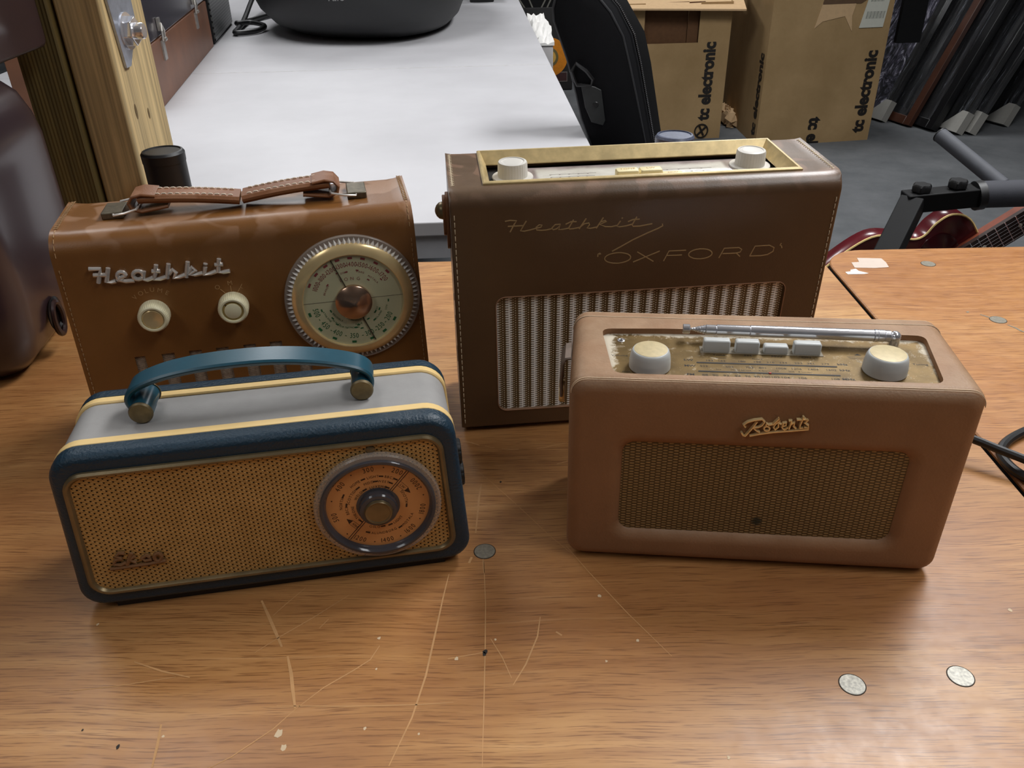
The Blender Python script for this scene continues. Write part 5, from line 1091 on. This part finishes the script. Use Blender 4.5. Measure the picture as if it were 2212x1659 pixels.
def leaning(x, yb, th, w, lean, yaw, mat, label, corner, face=None, Hh=1.35, name='picture_frame'):
    """slab standing on its lower edge: local x = thickness, local y = width away from viewer, z up; leans to the right"""
    r = empty(name, TM(x, yb, .003, yaw, 0, lean), label, 'picture frame', 'wrapped picture frames leaning at the right')
    s0 = th*math.sin(abs(lean))
    zb = s0
    mb = MB(); mb.box(0, th, 0, .045, zb, Hh); mb.box(0, th, w-.045, w, zb, Hh); mb.box(0, th, .045, w-.045, zb, zb+.045); mb.box(0, th, .045, w-.045, Hh-.045, Hh); make('frame', mb, mat, r, bevel=.003)
    mb = MB(); mb.box(th*.35, th*.7, .04, w-.04, zb+.04, Hh-.04); make('picture', mb, face or M_WRAP, r)
    if corner:
        mb = MB(); c = .11
        mb.prism([(-.004, zb-.002), (c*1.25, zb-.002), (c*.35, zb+c), (-.004, zb+c)], -.003, th+.003, ax='x'); make('corner_protector', mb, M_CORN, r, label='grey card corner protector')
    return r
lean = math.radians(24)
leaning(2.064, 4.67, .035, .75, math.radians(25), math.radians(20), M_WRAP, 'plastic wrapped frame with crinkled reflective front, first beside the carton', True, M_CRINK)
leaning(2.163, 4.55, .03, .75, math.radians(25), math.radians(17), M_FWOOD, 'dark brown wooden frame without corner guards, second from the carton', False)
leaning(2.235, 4.44, .045, .75, math.radians(25), math.radians(16), M_FBLK, 'black frame without corner guards, leaning right behind the brown wooden one', False)
leaning(2.338, 4.375, .04, .7, math.radians(25), math.radians(15), M_WRAP, 'wrapped black frame with a broad grey corner guard, left of the close pair', True)
leaning(2.405, 4.37, .04, .7, math.radians(25), math.radians(12), M_WRAP, 'wrapped black frame with a narrow grey corner guard, right of the close pair', True)
leaning(2.66, 4.52, .04, .7, math.radians(26), math.radians(20), M_WRAP, 'wrapped black frame standing alone at the far right with grey corner guard', True)
mb = MB(); mb.box(-.05, .05, -.02, .02, 0, 1.5); r = empty('hanging_bar', TM(2.00, 4.40, .0), 'flat black bar hanging from the ceiling in front of the crinkled wrapped frame', 'bar')
mb = MB(); mb.box(-.065, .055, -.015, .015, .46, 2.69); make('bar', mb, M_BLACKM, r, bevel=.002)
mb = MB(); mb.box(-.09, .08, -.04, .04, 2.68, 2.699); each('bar_support', mb, M_BLACKM, r)

# ------------------------------------------------------------------ guitars on a stand behind the right bench
ST = empty('guitar_stand', TM(.72, 1.30, 0), 'black steel guitar stand with two knobs and foam covered bars behind the right bench', 'guitar stand')
z0 = TZ
def P3(x, y, z): return (x-.72, y-1.30, z+TZ)
mb = MB()
def sq(mb, a, b, w, h):
    a = Vector(a); b = Vector(b); d = (b-a).normalized(); s_ = d.cross(Vector((0,0,1)))
    if s_.length < .05: s_ = Vector((1,0,0))
    s_.normalize(); u = s_.cross(d)
    mb.loft([[p+s_*i*w/2+u*j*h/2 for i, j in ((-1,-1),(1,-1),(1,1),(-1,1))] for p in (a, b)])
sq(mb, P3(.640,1.30,-.040), P3(.765,1.30,-.030), .034, .030)
sq(mb, P3(.652,1.295,-.040), P3(.550,1.170,-.152), .036, .034)
sq(mb, P3(.553,1.175,-.145), P3(.50,1.05,-.70), .03, .03)
make('square_tube_arm', mb, M_BLACKM, ST, bevel=.002)
mb = MB(); mb.tube([P3(.500,1.05,-.69), P3(.62,1.6,-.735)], .014, n=10); mb.tube([P3(1.4,1.10,-.735), P3(.50,1.05,-.735)], .014, n=10); mb.tube([P3(1.35,1.30,-.02), P3(1.40,1.10,-.735)], .014, n=10); each('base_tube', mb, M_BLACKM, ST)
mb = MB(); mb.tube([P3(.760,1.30,-.030), P3(1.35,1.31,-.026)], .0215, n=24); make('foam_bar', mb, plain('grey_black_foam', (54, 55, 62), .75, var=.06, bump=.3), ST)
mb = MB(); mb.tube([P3(.800,1.31,-.02), P3(.745,1.44,.030)], .0125, n=20); make('foam_arm', mb, plain('grey_foam_arm', (70, 72, 78), .7, var=.06, bump=.2), ST)
mb = MB(); mb.tube([P3(.7452,1.4395,.0298), P3(.7447,1.4407,.0303)], .0132, n=20); mb.tube([P3(.752,1.30,-.032), P3(.764,1.30,-.0305)], .0235, n=20); each('end_cap', mb, M_BLACK, ST)
for x, z in ((.664, -.022), (.7205, -.016)):
    mb = MB(); mb.lathe([(.011,0),(.014,.003),(.0142,.011),(.012,.0145),(.01,.0145)], P3(x, 1.30, z-.003), n=60, mod=lambda k, r_, h: 1+.09*math.cos(k*2*PI/10)); make('clamp_knob', mb, M_BLACK, ST)
HALF = [(-.175,0),(-.165,.05),(-.13,.095),(-.08,.118),(-.02,.127),(.03,.124),(.06,.104),(.085,.076),(.105,.070),(.13,.078),(.158,.076),(.178,.050),(.178,.0)]
def guitar(x, y, z, tilt, col, dark, label, bind):
    r = empty('electric_guitar', Matrix.Translation((x, y, TZ+z)) @ Matrix.Rotation(-tilt, 4, 'Y'), label, 'guitar', 'guitars on the stand')
    S2 = []
    H_ = HALF + [(a, -b) for a, b in reversed(HALF[1:-1])]
    n = len(H_)
    for i in range(n):
        for k in range(4):
            P_ = [H_[(i+q) % n] for q in (-1, 0, 1, 2)]; u = k/4
            S2.append(tuple(.5*((2*P_[1][j])+(-P_[0][j]+P_[2][j])*u+(2*P_[0][j]-5*P_[1][j]+4*P_[2][j]-P_[3][j])*u*u+(-P_[0][j]+3*P_[1][j]-3*P_[2][j]+P_[3][j])*u**3) for j in (0, 1)))
    mb = MB(); mb.loft([[(a*s_, yy_, b*s_) for a, b in S2] for s_, yy_ in ((.97, .022), (1, .018), (1, -.016), (.985, -.020), (.93, -.021))]); make('guitar_body', mb, col, r, smooth=50)
    mb = MB(); mb.loft([[(a*s_-.004*(1-s_), yy_, b*s_) for a, b in S2] for s_, yy_ in ((.80, -.0205), (.80, -.0225), (.78, -.0235))]); make('guitar_top', mb, dark, r, smooth=50)
    mb = MB(); mb.tube([(a*.995, -.0185, b*.995) for a, b in S2], .0022, n=6, closed=True, up=(0,1,0)); make('binding', mb, bind, r)
    mb = MB(); mb.box(.085, .66, -.040, -.031, -.021, .021); make('fretboard', mb, plain('rosewood', (50, 34, 28), .5, var=.2), r)
    mb = MB(); mb.box(.085, .66, -.031, -.012, -.019, .019); make('neck', mb, plain('maple_neck', (120, 60, 40), .4), r)
    mb = MB(); x_ = .092; st = .0085
    for k in range(21): mb.box(x_, x_+.0014, -.0415, -.040, -.021, .021); x_ += st; st *= 1.08
    make('frets', mb, M_CHROME, r, smooth=0)
    mb = MB()
    for x_ in (.125, .172, .235, .31, .40): mb.lathe([(.0035,-.0402),(.003,-.0406)], (x_, 0, 0), ax='y', n=12)
    make('inlay_dots', mb, plain('pearl', (226, 220, 200), .3), r, smooth=0)
    mb = MB()
    for k in range(6): mb.tube([(-.08,-.0435,-.016+k*.0064),(.66,-.0435,-.016+k*.0064)], .0004, n=4)
    make('strings', mb, M_CHROME, r, smooth=0)
    mb = MB(); mb.box(.66, .78, -.034, -.018, -.03, .03); make('headstock', mb, dark, r, bevel=.004)
    return r
M_CHERRY = plain('cherry_lacquer', (92, 20, 28), .25, var=.1, coat=.5)
M_BIND = plain('cream_binding', (224, 196, 130), .4)
guitar(.676, 1.374, -.238, math.radians(37), M_CHERRY, plain('dark_cherry_top', (60, 12, 18), .25, coat=.5), 'cherry red electric guitar with cream binding, behind the black stand', M_BIND)
guitar(.735, 1.215, -.285, math.radians(33), plain('dark_lacquer', (34, 16, 14), .25, coat=.5), plain('dark_lacquer', (34, 16, 14), .25), 'dark guitar whose fretboard runs along the bench edge at the far right', M_BIND)

# ------------------------------------------------------------------ things between white table and bag
r = empty('white_box', TM(.19, 3.52, 0), 'crumpled white cardboard box with torn top, between the white table and the black bag', 'box')
mb = MB(); mb.box(-.085, .0, 0, .76, 0, .615); make('box_sides', mb, plain('grey_white_card', (196, 192, 192), .8, var=.03), r, bevel=.003)
rnd = random.Random(11); mb = MB(); n = 9
P = [[(-.085+ .085*i/(n-1) + (0 if i < n-1 else rnd.uniform(-.008,.012)), -.006+.76*j/(n-1), .617 + .012*j/(n-1) + rnd.uniform(0, .016)) for i in range(n)] for j in range(n)]
mb.add([p for row in P for p in row] + [(p[0], p[1], .6155) for row in P for p in row], [(j*n+i, j*n+i+1, (j+1)*n+i+1, (j+1)*n+i) for j in range(n-1) for i in range(n-1)] + [(j*n+n-1, j*n+n-1+81, (j+1)*n+n-1+81, (j+1)*n+n-1) for j in range(n-1)] + [(i, i+81, i+82, i+1) for i in range(n-1)])
make('torn_top', mb, plain('white_card', (240, 238, 234), .8, var=.02), r, smooth=0)
r = empty('framed_gold_disc', TM(.18, 5.70, 0, 0, math.radians(-5)), 'black framed gold disc award standing behind the white box, partly hidden by the black bag', 'award')
mb = MB(); mb.box(-.10, .255, 0, .03, 0.004, .50); make('frame', mb, plain('award_black', (24, 22, 22), .5), r, bevel=.003)
mb = MB(); mb.lathe([(.118,-.001),(.118,-.004),(.03,-.004)], (.105, 0, .205), ax='y', n=60); dsc = make('gold_disc', mb, plain('gold_disc_orange', (226, 140, 40), .3, .3, var=.1), r)
mb = MB(); mb.lathe([(.058,-.0042),(.058,-.0052)], (.105, 0, .205), ax='y', n=40); make('disc_label', mb, plain('olive_disc_label', (104, 92, 50), .5), dsc)
mb = MB(); mb.lathe([(.042,-.005),(.042,-.0065)], (.105,0,.205), ax='y', n=40); make('disc_centre', mb, plain('yellow_disc_centre', (206, 160, 70), .5), dsc)
mb = MB(); mb.box(.03, .222, -.003, 0, .054, .115); pq = make('plaque', mb, plain('plaque_silver', (120, 112, 108), .5, .3), r)
mb = MB(); mb.box(.034, .218, -.0036, -.0028, .059, .110); make('plaque_face', mb, plain('plaque_dark_red', (56, 26, 26), .5), pq)
r = empty('equipment_case', TM(.0, 6.2, 0), 'black ribbed equipment case with raised seams, standing beyond the white box', 'case')
mb = MB(); mb.box(-.10, 1.0, 0, .4, 0, .85); make('case_body', mb, M_BLACKM, r, bevel=.02, seg=3)
mb = MB()
for a_, b_ in (((.102,-.255),(.174,-.358)), ((.169,-.256),(.213,-.353)), ((.279,-.258),(.232,-.344)), ((.311,-.267),(.267,-.354)), ((.298,-.354),(.302,-.419)), ((.334,-.42),(.341,-.48))): mb.tube([(a_[0]-.25*(b_[0]-a_[0]), -.003, a_[1]+.25*(a_[1]-b_[1])+TZ), (b_[0], -.003, b_[1]+TZ)], .0055, n=6)
each('raised_seam', mb, plain('grey_seam', (110, 108, 100), .6), r)

# ------------------------------------------------------------------ cables on the bench at the right
mb = MB(); zt_ = TZ+.0042
cable(mb, [(.262,.5185,TZ+.036),(.266,.545,TZ+.036),(.285,.570,TZ+.034),(.312,.578,TZ+.030),(.340,.568,TZ+.025),(.372,.549,TZ+.020),(.394,.531,TZ+.0175),(.43,.505,TZ+.0145),(.50,.478,TZ+.0125),(.6,.49,TZ+.007),(.72,.52,zt_)], .0036, 10)
tag(make('thick_black_cable', mb, M_BLACK), 'thick black mains cable coming out from behind the tan radio', 'cable')
mb = MB(); cable(mb, [(.75,.60,zt_),(.60,.612,zt_),(.50,.604,zt_),(.44,.584,zt_),(.405,.560,zt_),(.397,.535,zt_),(.408,.512,zt_),(.45,.486,zt_),(.52,.456,zt_),(.62,.42,zt_),(.75,.38,zt_)], .0040, 10)
tag(make('looped_black_cable', mb, M_BLACK), 'black cable looping in from the right edge over the second bench', 'cable')

# ------------------------------------------------------------------ camera, world, view
cam = bpy.data.cameras.new('camera'); co = bpy.data.objects.new('camera', cam); COL.objects.link(co)
Rv = Vector((0.99980207, -0.01021425, -0.01707284)); Uv = Vector((0.01989504, 0.51330528, 0.85797545)); Fv = Vector((0, .8581453, -.5134069))
co.matrix_world = Matrix(((Rv.x,Uv.x,-Fv.x,0),(Rv.y,Uv.y,-Fv.y,0),(Rv.z,Uv.z,-Fv.z,0.40932322+TZ),(0,0,0,1)))
cam.sensor_width = 36; cam.lens = 1796.19/2212*36; cam.clip_start = .01; cam.clip_end = 60
sc.camera = co
w = bpy.data.worlds.new('world'); sc.world = w; w.use_nodes = True; w.node_tree.nodes['Background'].inputs[0].default_value = (.9, .95, 1, 1); w.node_tree.nodes['Background'].inputs[1].default_value = .05
sc.view_settings.view_transform = 'Standard'; sc.view_settings.look = 'None'; sc.view_settings.gamma = 1; sc.view_settings.exposure = EXPOSURE; sc.view_settings.use_curve_mapping = False
